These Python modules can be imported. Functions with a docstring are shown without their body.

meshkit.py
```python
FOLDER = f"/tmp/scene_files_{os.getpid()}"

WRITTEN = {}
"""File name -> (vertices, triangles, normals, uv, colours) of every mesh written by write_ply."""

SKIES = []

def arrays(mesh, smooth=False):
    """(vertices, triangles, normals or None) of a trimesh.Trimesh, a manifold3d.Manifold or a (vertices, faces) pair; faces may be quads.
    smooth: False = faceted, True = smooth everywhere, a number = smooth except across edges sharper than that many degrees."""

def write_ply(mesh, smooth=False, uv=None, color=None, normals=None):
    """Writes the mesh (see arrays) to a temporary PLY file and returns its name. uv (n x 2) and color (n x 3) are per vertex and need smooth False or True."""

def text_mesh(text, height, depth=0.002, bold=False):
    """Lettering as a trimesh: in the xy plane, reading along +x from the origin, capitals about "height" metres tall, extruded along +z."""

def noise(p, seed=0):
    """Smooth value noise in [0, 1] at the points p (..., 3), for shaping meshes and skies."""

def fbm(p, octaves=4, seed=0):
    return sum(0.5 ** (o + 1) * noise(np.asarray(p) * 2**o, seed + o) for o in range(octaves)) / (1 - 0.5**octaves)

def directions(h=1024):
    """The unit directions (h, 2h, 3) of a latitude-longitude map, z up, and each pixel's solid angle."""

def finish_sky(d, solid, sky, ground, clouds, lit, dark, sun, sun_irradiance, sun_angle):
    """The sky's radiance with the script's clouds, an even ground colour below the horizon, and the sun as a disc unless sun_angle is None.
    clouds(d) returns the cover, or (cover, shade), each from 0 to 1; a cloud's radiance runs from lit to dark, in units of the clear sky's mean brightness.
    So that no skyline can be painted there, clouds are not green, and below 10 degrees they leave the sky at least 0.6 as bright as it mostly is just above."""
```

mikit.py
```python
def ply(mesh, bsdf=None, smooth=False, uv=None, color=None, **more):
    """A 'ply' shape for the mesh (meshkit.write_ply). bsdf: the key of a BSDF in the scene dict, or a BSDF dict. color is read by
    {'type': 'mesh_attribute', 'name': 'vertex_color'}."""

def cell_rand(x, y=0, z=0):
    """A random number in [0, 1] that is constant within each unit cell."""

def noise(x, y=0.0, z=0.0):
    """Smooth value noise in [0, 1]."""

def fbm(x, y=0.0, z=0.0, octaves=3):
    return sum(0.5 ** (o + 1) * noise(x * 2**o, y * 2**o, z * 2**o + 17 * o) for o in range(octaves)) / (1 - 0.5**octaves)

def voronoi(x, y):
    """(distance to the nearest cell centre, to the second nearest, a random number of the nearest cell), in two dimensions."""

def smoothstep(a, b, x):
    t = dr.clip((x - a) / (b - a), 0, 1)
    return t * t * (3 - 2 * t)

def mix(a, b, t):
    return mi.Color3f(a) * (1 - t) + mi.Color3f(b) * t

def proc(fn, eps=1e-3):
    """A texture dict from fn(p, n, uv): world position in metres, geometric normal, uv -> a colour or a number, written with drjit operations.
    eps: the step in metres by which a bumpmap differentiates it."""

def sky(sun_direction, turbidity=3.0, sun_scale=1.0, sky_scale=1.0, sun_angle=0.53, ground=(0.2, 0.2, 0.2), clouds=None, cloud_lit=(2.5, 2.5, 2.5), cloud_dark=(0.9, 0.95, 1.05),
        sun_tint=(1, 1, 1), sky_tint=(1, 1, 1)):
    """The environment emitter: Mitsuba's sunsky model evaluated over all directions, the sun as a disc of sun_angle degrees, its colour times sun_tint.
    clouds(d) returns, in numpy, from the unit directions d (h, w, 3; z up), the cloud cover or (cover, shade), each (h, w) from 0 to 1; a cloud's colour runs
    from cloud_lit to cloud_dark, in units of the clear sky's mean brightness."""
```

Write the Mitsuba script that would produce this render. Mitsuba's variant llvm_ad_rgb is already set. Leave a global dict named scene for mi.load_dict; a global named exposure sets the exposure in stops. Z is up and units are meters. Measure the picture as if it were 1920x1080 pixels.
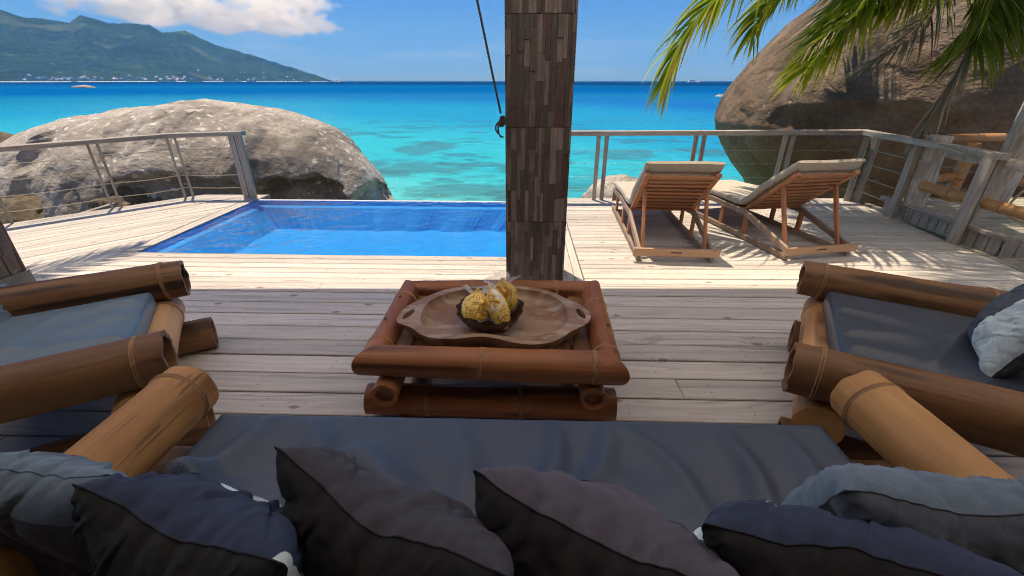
import math, random
import numpy as np, trimesh, drjit as dr, mitsuba as mi, mikit, meshkit
import manifold3d as m3
from shapely.geometry import Polygon, LineString
from mikit import proc, noise, fbm, voronoi, cell_rand, smoothstep, mix

scene, labels = {}, {}
T = mi.ScalarTransform4f
rng = np.random.default_rng(7)
PITCH = math.atan(388 / 815.0)
EYE = np.array([0, 0, 1.45])

# ------------------------------------------------------------------ camera, sky, exposure
exposure = 2.0
SUN = np.array([-0.16, 0.27, 0.95])
scene['camera'] = {'type': 'perspective', 'fov': math.degrees(2 * math.atan(960 / 815.0)), 'fov_axis': 'x', 'near_clip': 0.02, 'far_clip': 60000.0,
                   'to_world': T().look_at(origin=EYE.tolist(), target=(EYE + [0, math.cos(PITCH), -math.sin(PITCH)]).tolist(), up=[0, 0, 1]),
                   'medium': {'type': 'ref', 'id': 'air'}}


def clouds(d):
    az = np.degrees(np.arctan2(d[..., 0], d[..., 1])); el = np.degrees(np.arcsin(np.clip(d[..., 2], -1, 1)))
    q = np.stack([az / 3.2, el / 1.7, az * 0 + 3.3], -1)
    f = meshkit.fbm(q, 6, seed=5)
    f2 = meshkit.fbm(q * 2.6 + 7, 5, seed=11)
    # a long cumulus bank in front on the left
    ax = (az + 32.5) / 14.5; base = 5.2 + 0.9 * np.clip(-ax, -0.6, 1.2) + 0.25 * np.sin(az * 1.1)
    up = (el - base) / 3.4
    bank = np.clip(1.25 - np.abs(ax) ** 2.4 - np.maximum(up - 0.8, 0) ** 2 * 3 - np.maximum(-up * 3.4, 0) ** 2, -1, 1.2)
    cover = np.clip((bank - 0.62 + (f - 0.5) * 1.7 + (f2 - 0.5) * 1.3) * 2.2, 0, 1) * (el > 2)
    shade = np.clip(0.75 - up * 1.1 + (f2 - 0.5) * 2.2, 0, 1) * 0.85
    # scattered fair-weather clouds over the rest of the sky
    q3 = d / np.maximum(d[..., 2:3], 0.06)
    g = meshkit.fbm(np.stack([q3[..., 0] * 0.8, q3[..., 1] * 0.8, q3[..., 0] * 0 + 1.7], -1), 5, seed=23)
    other = np.clip((g - 0.62) * 5, 0, 1) * 0.8 * np.clip((el - 9) / 8, 0, 1)
    # thin haze wisps low over the horizon
    w = meshkit.fbm(np.stack([az / 9, el / 0.9, az * 0 + 9.1], -1), 4, seed=31)
    wisp = np.clip((w - 0.5) * 1.6, 0, 1) * 0.28 * np.clip(1 - np.abs(el - 3) / 3.5, 0, 1)
    wisp = wisp + .13 * np.exp(-np.maximum(el, 0) / 3.5)
    return np.maximum(np.maximum(cover, other), wisp), np.where(cover > other, shade, 0.1)


scene['sky'] = mikit.sky(SUN, turbidity=2.6, ground=(.01, .05, .12), clouds=clouds, cloud_lit=(4.2, 4.1, 4.0), cloud_dark=(1.75, 1.9, 2.1), sky_tint=(0.27, 0.56, 0.88))
labels['sky'] = {'kind': 'structure'}

# ------------------------------------------------------------------ helpers
def rgb(r, g, b): return {'type': 'rgb', 'value': [r, g, b]}


def two(b): return {'type': 'twosided', 'bsdf': b}


def pri(color, rough=0.6, spec=0.4, **k):
    return {'type': 'principled', 'base_color': color if isinstance(color, dict) else rgb(*color), 'roughness': rough, 'specular': spec, **k}


def bumped(b, fn, scale, eps=1e-3):
    return two({'type': 'bumpmap', 'arbitrary': proc(fn, eps), 'scale': scale, 'nested': b})


def key_for(name):
    if name not in scene and name not in labels: return name
    i = 1
    while f'{name}_{i:03d}' in scene or f'{name}_{i:03d}' in labels: i += 1
    return f'{name}_{i:03d}'


def thing(name, label, cat, group=None):
    k = key_for(name); labels[k] = {'label': label, 'category': cat}
    if group: labels[k]['group'] = group
    return k


def put(name, mesh, bsdf, parent=None, smooth=35, uv=None, label=None, kind=None, color=None):
    k = key_for(f'{parent}__{name}' if parent else name)
    if uv is not None and smooth not in (True, False): smooth = False
    scene[k] = mikit.ply(mesh, bsdf, smooth=smooth, uv=uv, color=color)
    if label or kind:
        labels[k] = {}
        if label: labels[k]['label'] = label
        if kind: labels[k]['kind'] = kind
    return k


def single(name, label, cat, mesh, bsdf, group=None, smooth=35, uv=None):
    k = thing(name, label, cat, group)
    scene[k] = mikit.ply(mesh, bsdf, smooth=smooth, uv=uv)
    return k


def join(parts):
    """parts: list of (v, f, uv) -> one"""
    V, Fc, U, o = [], [], [], 0
    for v, f, u in parts:
        V.append(v); Fc.append(np.asarray(f) + o); U.append(u); o += len(v)
    return np.vstack(V), np.vstack(Fc), np.vstack(U)


def frame(d):
    d = d / np.linalg.norm(d); a = np.array([0, 0, 1.0]) if abs(d[2]) < 0.95 else np.array([0, 1.0, 0])
    x = np.cross(d, a); x /= np.linalg.norm(x)
    return d, x, np.cross(x, d)          # along, side, up


COUNT = [0]


def bar(a, b, w, h, c=0.004, up=None, twist=0):
    """chamfered timber from a to b, w across and h high; returns v, f, uv"""
    a, b = np.array(a, float), np.array(b, float)
    d, x, y = frame(b - a)
    if up is not None:
        y = np.array(up, float) - d * np.dot(up, d); y /= np.linalg.norm(y); x = np.cross(d, y)
    W, Hh = w / 2, h / 2
    P = [(-W + c, -Hh), (W - c, -Hh), (W, -Hh + c), (W, Hh - c), (W - c, Hh), (-W + c, Hh), (-W, Hh - c), (-W, -Hh + c)]
    COUNT[0] += 1; o = COUNT[0]
    L = np.linalg.norm(b - a); v, uv, per = [], [], 0
    r = rng.random() * 30
    for e, s in ((a, 0), (b, L)):
        for (px, py) in P: v.append(e + x * px + y * py); uv.append((s + r, (px + 0.6 * py) + 10 * o + 5))
    f = []
    for i in range(8):
        j = (i + 1) % 8; f += [(i, j, 8 + j), (i, 8 + j, 8 + i)]
    for i in range(1, 7): f += [(0, i + 1, i), (8, 8 + i, 8 + i + 1)]
    return np.array(v), np.array(f), np.array(uv)


def tube(pts, rad, seg=8, caps=True):
    pts = np.array(pts, float); n = len(pts); rad = np.broadcast_to(np.asarray(rad, float), (n,))
    tan = np.gradient(pts, axis=0); tan /= np.linalg.norm(tan, axis=1, keepdims=True) + 1e-12
    _, x, y = frame(tan[0]); V, U = [], []
    s = np.concatenate([[0], np.cumsum(np.linalg.norm(np.diff(pts, axis=0), axis=1))])
    COUNT[0] += 1; o = rng.random() * 30
    for i in range(n):
        x = x - tan[i] * np.dot(x, tan[i]); x /= np.linalg.norm(x); y = np.cross(tan[i], x)
        for k in range(seg):
            t = 2 * math.pi * k / seg
            V.append(pts[i] + rad[i] * (math.cos(t) * x + math.sin(t) * y)); U.append((s[i] + o, rad[i] * abs(t - math.pi) + 10 * COUNT[0] + 5))
    f = []
    for i in range(n - 1):
        for k in range(seg):
            a, b = i * seg + k, i * seg + (k + 1) % seg
            f += [(a, b, b + seg), (a, b + seg, a + seg)]
    if caps:
        for e, fl in ((0, 1), (n - 1, 0)):
            V.append(pts[e]); U.append((s[e] + o, 10 * COUNT[0] + 5)); c = len(V) - 1
            for k in range(seg):
                a, b = e * seg + k, e * seg + (k + 1) % seg
                f.append((c, b, a) if fl else (c, a, b))
    return np.array(V), np.array(f), np.array(U)


def spline(P, n):
    P = np.array(P, float)
    from scipy.interpolate import CubicSpline
    s = np.concatenate([[0], np.cumsum(np.linalg.norm(np.diff(P, axis=0), axis=1))])
    return CubicSpline(s, P)(np.linspace(0, s[-1], n))


def bamboo(a, b, r, nodes=(), open0=True, open1=True, mitre0=None, mitre1=None, seg=40, taper=0.0, depth=0.09, seed=0, ragged=0.0, sag=0.0):
    taper = taper or ((seed * 37 % 11) - 5) * .012; sag = sag or ((seed * 53 % 7) - 3) * .0022
    """a hollow bamboo pole from a to b with ringed nodes; uv = metres along, metres round"""
    a, b = np.array(a, float), np.array(b, float); L = np.linalg.norm(b - a); d, x, y = frame(b - a)
    g = np.random.default_rng(seed + 100)
    prof = []                                   # (s, radius, group)
    ss = np.linspace(0, L, max(14, int(L / 0.03)))
    for nd in nodes: ss = np.concatenate([ss, nd * L + np.array([-.03, -.018, -.010, -.006, -.003, 0, .003, .006, .010, .016, .03])])
    ss = np.unique(np.clip(ss, 0, L))

    def rad(s):
        q = r * (1 + taper * (s / L - 0.5)) * (1 + 0.014 * math.sin(s * 5 + seed) + .008 * math.sin(s * 13 + seed * 3))
        for nd in nodes:
            e = s - nd * L
            q += .5 * r * (0.05 * math.exp(-((e + 0.006) / 0.006) ** 2) + 0.035 * math.exp(-((e - 0.008) / 0.005) ** 2) - 0.045 * math.exp(-((e - 0.001) / 0.003) ** 2) + 0.03 * math.exp(-(e / 0.03) ** 2))
        return q
    rings = [[(s, rad(s)) for s in ss]]
    w = 0.78 if r > 0.07 else 0.7
    for e, op, sg in ((0.0, open0, 1), (L, open1, -1)):
        R = rad(e)
        if op: rings.append([(e, R), (e + sg * 0.0008, R * 0.985), (e, R * (w + .02)), (e + sg * .0015, R * w)]); rings.append([(e + sg * .0015, R * w), (e + sg * depth * .5, R * w * .98), (e + sg * depth, R * w * .96)]); rings.append([(e + sg * depth, R * w * .96), (e + sg * depth * 1.04, R * w * .5), (e + sg * depth * 1.05, 1e-4)])
        else: rings.append([(e, R), (e - sg * 0.0015, R * .9), (e, R * .55), (e, 1e-4)])
    COUNT[0] += 1; o = COUNT[0]; u0 = g.random() * 40
    wob = [(g.normal() * .008, g.random() * 6.28, k) for k in (2, 3, 4)]
    rag = g.normal(size=seg) * ragged; rag = (rag + np.roll(rag, 1) + np.roll(rag, -1)) / 1.7
    V, F, U = [], [], []
    for ri, ring in enumerate(rings):
        base = len(V)
        for (s, q) in ring:
            for k in range(seg):
                t = 2 * math.pi * k / seg - math.pi / 2
                qq = q * (1 + sum(m * math.sin(kk * t + ph + s * 1.3) for m, ph, kk in wob)) if q > .001 else q
                ox, oy = math.cos(t) * qq, math.sin(t) * qq
                sh = 0.0
                for m, e, wgt in ((mitre0, 0, max(0, 1 - s / (2.2 * r))), (mitre1, L, max(0, 1 - (L - s) / (2.2 * r)))):
                    if m is not None: sh += wgt * np.dot(m, ox * x + oy * y)
                if s < .012: sh += rag[k]
                if s > L - .012: sh -= rag[k]
                V.append(a + d * (s + sh) + x * ox + y * oy - np.array([0, 0, sag]) * math.sin(math.pi * s / L))
                cap = ri > 0 and not (open0 if ri == 1 else open1) and not (ri == 1 and open0)
                U.append((ox * .6 + u0, oy * .3 + 10 * o + 5) if cap else (s + u0, abs(k / seg - .5) * 2 * math.pi * r + 10 * o + 5 - .3))
        n = len(ring)
        flip = ri > 0 and ((ri - 1) < (3 if open0 else 1))
        for i in range(n - 1):
            for k in range(seg):
                p, q2 = base + i * seg + k, base + i * seg + (k + 1) % seg
                F += [(p, q2 + seg, q2), (p, p + seg, q2 + seg)] if flip else [(p, q2, q2 + seg), (p, q2 + seg, p + seg)]
    return np.array(V), np.array(F), np.array(U)


def pole(name, a, b, r, nodes, bsdf, parent, **k):
    """a bamboo pole whose node rings are sub-parts"""
    m = bamboo(a, b, r, nodes, **k); key = put(name, (m[0], m[1]), bsdf, parent, smooth=True, uv=m[2])
    a, b = np.array(a, float), np.array(b, float); L = np.linalg.norm(b - a); d, x, y = frame(b - a); seed = k.get('seed', 0); g = np.random.default_rng(seed + 900)
    sag = k.get('sag') or ((seed * 53 % 7) - 3) * .0022; tp = k.get('taper') or ((seed * 37 % 11) - 5) * .012
    for nd in nodes:
        s0 = nd * L; R0 = r * (1 + tp * (nd - .5)) * (1 + .014 * math.sin(s0 * 5 + seed) + .008 * math.sin(s0 * 13 + seed * 3))
        prof = [(-.0085, 1.0), (-.0065, 1.045), (-.004, 1.062), (-.0015, 1.035), (.0005, 1.012), (.003, 1.045), (.0055, 1.055), (.0085, 1.03), (.010, 1.0)]
        V, F, n = [], [], 40; tilt = g.normal(0, .04, 2)
        for (o, q) in prof:
            for e in range(n):
                t = 2 * math.pi * e / n; qq = R0 * (1 + (q - 1) * (.75 + .5 * meshkit.noise(np.array([math.cos(t) * 2 + seed, math.sin(t) * 2, nd * 9])))) * (1.004)
                V.append(a + d * (s0 + o + R0 * (tilt[0] * math.cos(t) + tilt[1] * math.sin(t))) + x * math.cos(t) * qq + y * math.sin(t) * qq - np.array([0, 0, sag]) * math.sin(math.pi * nd))
        for i in range(len(prof) - 1):
            for e in range(n):
                p, q2 = i * n + e, i * n + (e + 1) % n; F += [(p, q2, q2 + n), (p, q2 + n, p + n)]
        put('node_ring', (np.array(V), np.array(F)), 'bamboo_node', key, smooth=True)
    return key


def put3(name, m, bsdf, parent=None, smooth=False, **k):
    return put(name, (m[0], m[1]), bsdf, parent, smooth=smooth, uv=m[2], **k)


# ------------------------------------------------------------------ materials
def wood_fn(c1, c2, dark, knot=(0.13, 0.08, 0.05), stain=0.5, tone=0.35, kn=1.0):
    def fn(p, n, uv):
        u, v = uv.x, uv.y
        i = dr.floor(v / 10); r = cell_rand(i, 3, 1); r2 = cell_rand(i, 9, 4)
        vv = v - i * 10 + r * 3
        wx, wy = u * 4.2 + r2 * 50, vv * 9
        d1, d2, k = voronoi(wx, wy + r * 20)
        ring = dr.exp(-d1 * 5.5) * dr.select(k > 0.84, 1.0, 0.0) * kn
        warp = noise(u * 1.7, vv * 6, r * 40) * 1.1 + ring * 1.6
        g = noise(u * 2.2 + r * 30, vv * 62 + warp * 6, r * 9)
        g2 = noise(u * 9 + r * 30, vv * 330, 2.2)
        c = mix(c1, c2, dr.clip(g * 0.75 + g2 * 0.35, 0, 1))
        c = c * (1 - tone * 0.5 + tone * r)
        st = smoothstep(0.60, 0.74, fbm(u * 4.6 + 7, vv * 38 + r * 9, r * 5, 4)) * stain
        c = mix(c, mi.Color3f(dark), st)
        kd = smoothstep(0.17, 0.06, d1) * dr.select(k > 0.90, 1.0, 0.0) * 0.75 * kn
        c = mix(c, mi.Color3f(knot), kd)
        if kn == 1.0:
            fu = u - dr.floor(u / .6) * .6 - .3; fv = dr.abs(v - i * 10 - 5) - .028
            c = c * (1 - .6 * smoothstep(.0052, .0036, dr.sqrt(fu * fu + fv * fv)))
        crack = smoothstep(0.13, 0.04, dr.abs(g - 0.5)) * smoothstep(.5, .8, noise(u * 1.1, vv * 30, 5.1))
        return c * (1 - 0.28 * crack)
    return fn


def grain_h(p, n, uv):
    u, v = uv.x, uv.y
    i = dr.floor(v / 10); r = cell_rand(i, 3, 1); vv = v - i * 10 + r * 3
    return noise(u * 3 + r * 30, vv * 130, r * 9) * 0.6 + noise(u * 11, vv * 380, 3.1) * 0.4


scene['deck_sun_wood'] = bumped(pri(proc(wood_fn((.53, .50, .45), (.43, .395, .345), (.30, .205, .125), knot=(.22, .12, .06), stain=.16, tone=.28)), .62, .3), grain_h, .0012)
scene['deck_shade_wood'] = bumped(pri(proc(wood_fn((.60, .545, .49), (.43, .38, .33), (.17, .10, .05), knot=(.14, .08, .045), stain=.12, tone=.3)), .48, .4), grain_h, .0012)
scene['deck_moss_wood'] = bumped(pri(proc(wood_fn((.40, .38, .30), (.24, .23, .17), (.12, .12, .06), stain=.7, tone=.3)), .6, .35), grain_h, .0014)
scene['rail_wood'] = bumped(pri(proc(wood_fn((.45, .41, .36), (.26, .225, .19), (.12, .09, .06), stain=.4, tone=.25, kn=.4)), .6, .35), grain_h, .001)
scene['teak'] = bumped(pri(proc(wood_fn((.52, .235, .11), (.39, .16, .07), (.24, .10, .045), stain=.25, tone=.35, kn=.3)), .5, .4), grain_h, .0006)
scene['teak_light'] = bumped(pri(proc(wood_fn((.50, .33, .215), (.40, .24, .145), (.22, .12, .07), stain=.25, tone=.2, kn=.3)), .5, .4), grain_h, .0006)
scene['teak_grey'] = bumped(pri(proc(wood_fn((.37, .285, .215), (.25, .18, .13), (.15, .10, .07), stain=.35, tone=.3, kn=.3)), .55, .35), grain_h, .0008)
tw_fn = wood_fn((.40, .275, .18), (.25, .15, .085), (.15, .07, .035), stain=.7, tone=.1, kn=.3)
scene['tray_wood'] = bumped(pri(proc(lambda p, n, uv: mix(mix(tw_fn(p, n, uv), mi.Color3f(.17, .062, .03), smoothstep(.52, .7, fbm(p.x * 7, p.y * 9, 3.0, 4)) * .6), mi.Color3f(.46, .38, .30), smoothstep(.56, .72, fbm(p.x * 9 + 5, p.y * 26, 7.0, 4)) * .4)), .42, .4), grain_h, .0006)


def bamboo_fn(light, mid, dark, streak=0.5):
    def fn(p, n, uv):
        u, v = uv.x, uv.y
        i = dr.floor(v / 10); r = cell_rand(i, 5, 2); vv = v - i * 10
        g = noise(u * 1.6 + r * 9, vv * 55, r * 7); f = noise(u * 7, vv * 260, r * 3)
        big = fbm(u * 2.4 + r * 20, vv * 5.5, r * 11)
        c = mix(light, mid, smoothstep(.25, .75, big))
        c = c * (0.82 + 0.2 * g + 0.12 * f)
        s = smoothstep(.56, .74, noise(u * 1.7 + 3, vv * 26 + r * 8, 4.4) * .7 + fbm(u * 5, vv * 14, r * 3) * .35) * streak
        c = mix(c, mi.Color3f(dark), s)
        scr = smoothstep(.80, .86, noise(u * 5, vv * 150 + r * 5, 8.8)) * smoothstep(.5, .7, noise(u * 1.2, vv * 8, 6.1)) * .55
        return c * (1 - scr)
    return fn


def bam_h(p, n, uv):
    v = uv.y - dr.floor(uv.y / 10) * 10
    return noise(uv.x * 2.5, v * 160, 1.3) * .6 + noise(uv.x * 14, v * 500, 1.3) * .25 + fbm(uv.x * 9, v * 20) * .8


for nm, l, m_, d_, st, ro in (('bamboo_gold', (.52, .275, .10), (.35, .165, .056), (.08, .034, .014), .85, .38), ('bamboo_brown', (.22, .112, .050), (.13, .060, .026), (.03, .014, .007), .9, .38),
                              ('bamboo_red', (.32, .125, .050), (.18, .058, .022), (.05, .018, .008), .8, .3), ('bamboo_pale', (.54, .31, .14), (.42, .215, .085), (.22, .11, .05), .35, .4)):
    scene[nm] = bumped(pri(proc(bamboo_fn(l, m_, d_, st)), ro + .14, .3, clearcoat=.05, clearcoat_gloss=.6), bam_h, .0014)


scene['bamboo_node'] = two(pri(proc(lambda p, n, uv: mix((.36, .205, .10), (.19, .095, .042), fbm(p.x * 60, p.y * 60, p.z * 60))), .6, .3))

def slip_fn(p, n, uv):
    r = cell_rand(uv.x, uv.y, 1); r2 = cell_rand(uv.x, uv.y, 7)
    c = mix((.088, .067, .058), (.215, .165, .135), smoothstep(.2, 1, r))
    c = mix(c, mi.Color3f(.10, .055, .045), dr.select(r2 > .8, .8, 0.0))
    return c * (.72 + .5 * noise(p.x * 210, p.y * 210, p.z * 9)) * (.8 + .4 * fbm(p.x * 30, p.y * 30, p.z * 14))


scene['pillar_slip'] = two(pri(proc(slip_fn), .55, .4))
scene['pillar_core'] = two(pri((.05, .04, .035), .8))
scene['plinth_stone'] = two(pri(proc(lambda p, n, uv: mix((.17, .165, .155), (.10, .098, .092), fbm(p.x * 14, p.y * 14, p.z * 14))), .7))


def granite_fn(pale):
    def fn(p, n, uv):
        big = fbm(p.x * .55, p.y * .55, p.z * .55 + 4, 4); med = fbm(p.x * 2.6, p.y * 2.6, p.z * 2.6, 4); fine = fbm(p.x * 22, p.y * 22, p.z * 22, 3)
        if pale:
            c = mix((.25, .222, .182), (.45, .405, .335), smoothstep(.3, .7, big * .6 + med * .4))
        else:
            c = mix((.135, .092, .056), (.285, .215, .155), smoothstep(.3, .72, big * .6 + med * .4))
        c = mix(c, mi.Color3f(.075, .06, .045), smoothstep(.52, .72, fbm(p.x * 1.5 + 9, p.y * 1.5, p.z * .5, 4)) * (.45 if pale else .5))
        # runnels of pale wash down the flanks
        run = smoothstep(.52, .75, noise(p.x * 2.0 + p.y * .4 + med, p.y * .6, p.z * .25 + 3)) * smoothstep(.35, .6, med)
        c = mix(c, mi.Color3f(.50, .46, .39) if pale else mi.Color3f(.33, .26, .19), run * (.5 if pale else .3))
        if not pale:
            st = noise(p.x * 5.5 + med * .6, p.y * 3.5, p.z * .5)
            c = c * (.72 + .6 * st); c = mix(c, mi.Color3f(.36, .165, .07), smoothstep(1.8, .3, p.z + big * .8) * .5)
        # pale lichen blots
        lich = smoothstep(.66 if pale else .82, .73 if pale else .88, noise(p.x * 13, p.y * 13, p.z * 13) * .75 + fine * .25) * smoothstep(.40, .55, fbm(p.x * .9 + 3, p.y * .9, p.z * .9))
        c = mix(c, mi.Color3f(.62, .60, .53), lich * .75)
        return c * (.62 + .76 * fine)
    return fn


def rock_h(p, n, uv): return fbm(p.x * 6, p.y * 6, p.z * 6, 5) * .7 + fbm(p.x * 40, p.y * 40, p.z * 40, 3) * .25


scene['granite_pale'] = bumped(pri(proc(granite_fn(True)), .85, .2), rock_h, .05, .004)
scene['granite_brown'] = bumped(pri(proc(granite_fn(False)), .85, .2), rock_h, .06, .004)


def sea_fn(p, n, uv):
    d = dr.sqrt(p.x * p.x + p.y * p.y)
    w = fbm(p.x * .012 + 5, p.y * .012, 1.0, 4)
    dd = d * (.72 + .56 * w) * (1 + dr.clip(p.x / (d + 1), -.6, .9) * .75)      # shelf shallower to the left, deeper to the right
    shore, lagoon, blue, mid, deep = mi.Color3f(.12, .52, .47), mi.Color3f(.030, .42, .47), mi.Color3f(.007, .255, .42), mi.Color3f(.002, .125, .38), mi.Color3f(.002, .048, .165)
    c = mix(shore, lagoon, smoothstep(12, 24, dd)); c = mix(c, blue, smoothstep(26, 52, dd)); c = mix(c, mid, smoothstep(60, 125, dd)); c = mix(c, deep, smoothstep(220, 900, dd))
    band = smoothstep(.5, .72, noise(p.x * .003 + 4, p.y * .017, 2.0)) * smoothstep(90, 150, d) * smoothstep(700, 300, d) * .45
    c = mix(c, mi.Color3f(.010, .20, .36), band)
    # submerged reef and boulders
    r = fbm(p.x * .30 + 2, p.y * .50 + 4, 3.0, 5); near = smoothstep(80, 36, d)
    c = mix(c, mi.Color3f(.035, .13, .15), smoothstep(.55, .68, r) * near * .6)
    for (rx, ry, ra, rb) in ((-6.5, 33.5, 2.4, 3.6), (-6.0, 25.5, 3.4, 2.6), (-1.6, 19.5, 2.6, 1.8), (7.5, 30.0, 2.6, 2.6), (-19.0, 44.0, 4.5, 5.0)):
        q = dr.sqrt(dr.square((p.x - rx) / ra) + dr.square((p.y - ry) / rb)) + (fbm(p.x * .7 + rx, p.y * .7, 3.0, 4) - .5) * 1.5
        c = mix(c, mi.Color3f(.05, .145, .16), smoothstep(1.1, .55, q) * .62)
    speck = smoothstep(.52, .68, fbm(p.x * .9, p.y * 1.5, 6.0, 4)) * smoothstep(38, 15, d)
    c = mix(c, mi.Color3f(.05, .19, .17), speck * .55)
    return c * (.88 + .24 * fbm(p.x * 1.3 + w * 3, p.y * 2.4, 9.0, 3))


def sea_h(p, n, uv):
    d = dr.sqrt(p.x * p.x + p.y * p.y)
    wx = fbm(p.x * .10, p.y * .13, 1.0) * 3
    return (fbm(p.x * .5 + wx, p.y * .95, 2.0, 3) * .20 + fbm(p.x * 1.7 + wx, p.y * 3.4, 5.0, 4) * .11) * (1 + smoothstep(40, 300, d) * 2.2) + noise(p.x * .08, p.y * .15, 8.0) * .3


scene['sea_water'] = {'type': 'blendbsdf', 'weight': proc(lambda p, n, uv: smoothstep(25, 260, dr.sqrt(p.x * p.x + p.y * p.y))),
                      'near': bumped(pri(proc(sea_fn), .2, .07), sea_h, 1.0, .05), 'far': bumped({'type': 'diffuse', 'reflectance': proc(sea_fn)}, sea_h, 1.0, .05)}
scene['foam'] = two(pri((.8, .82, .82), .9))


def hill_fn(p, n, uv):
    a = fbm(p.x * .004, p.y * .004, p.z * .006, 5); b = fbm(p.x * .022, p.y * .022, p.z * .022, 4)
    c = mix((.006, .023, .013), (.019, .050, .021), smoothstep(.3, .7, a * .5 + b * .5))
    c = mix(c, mi.Color3f(.075, .10, .032), smoothstep(.60, .72, fbm(p.x * .0035 + 3, p.y * .0035, p.z * .005, 4)) * .8)
    c = mix(c, mi.Color3f(.11, .09, .06), smoothstep(.72, .8, b) * .5)
    return c * (.55 + .9 * fbm(p.x * .06, p.y * .06, p.z * .06, 3))


scene['hill_forest'] = two(pri(proc(hill_fn), .95, .1))
scene['shore_rock'] = bumped(pri(proc(lambda p, n, uv: mix((.10, .08, .055), (.19, .16, .11), fbm(p.x * 1.5, p.y * 1.5, p.z * 1.5, 4)) * (.5 + fbm(p.x * 14, p.y * 14, p.z * 14, 3))), .9, .1), rock_h, .05, .004)
scene['house_white'] = two(pri((.55, .54, .52), .8)); scene['house_roof'] = two(pri((.45, .30, .24), .8))

scene['pool_liner'] = two(pri(proc(lambda p, n, uv: mix((.002, .205, .56), (.003, .235, .62), fbm(p.x * 9, p.y * 9, p.z * 9)) * (1 + .10 * smoothstep(.12, 0, dr.abs(noise(p.x * 7 + fbm(p.x * 3, p.y * 3) * 3, p.y * 9, p.z * 14 + 2.0) - .5)))), .5, .3))  # brighter web lines in the liner colour stand in for caustic light
scene['pool_edge_stone'] = two(pri((.50, .56, .60), .35))
scene['pool_surface'] = {'type': 'thindielectric', 'int_ior': 1.33, 'ext_ior': 1.0}


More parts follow.
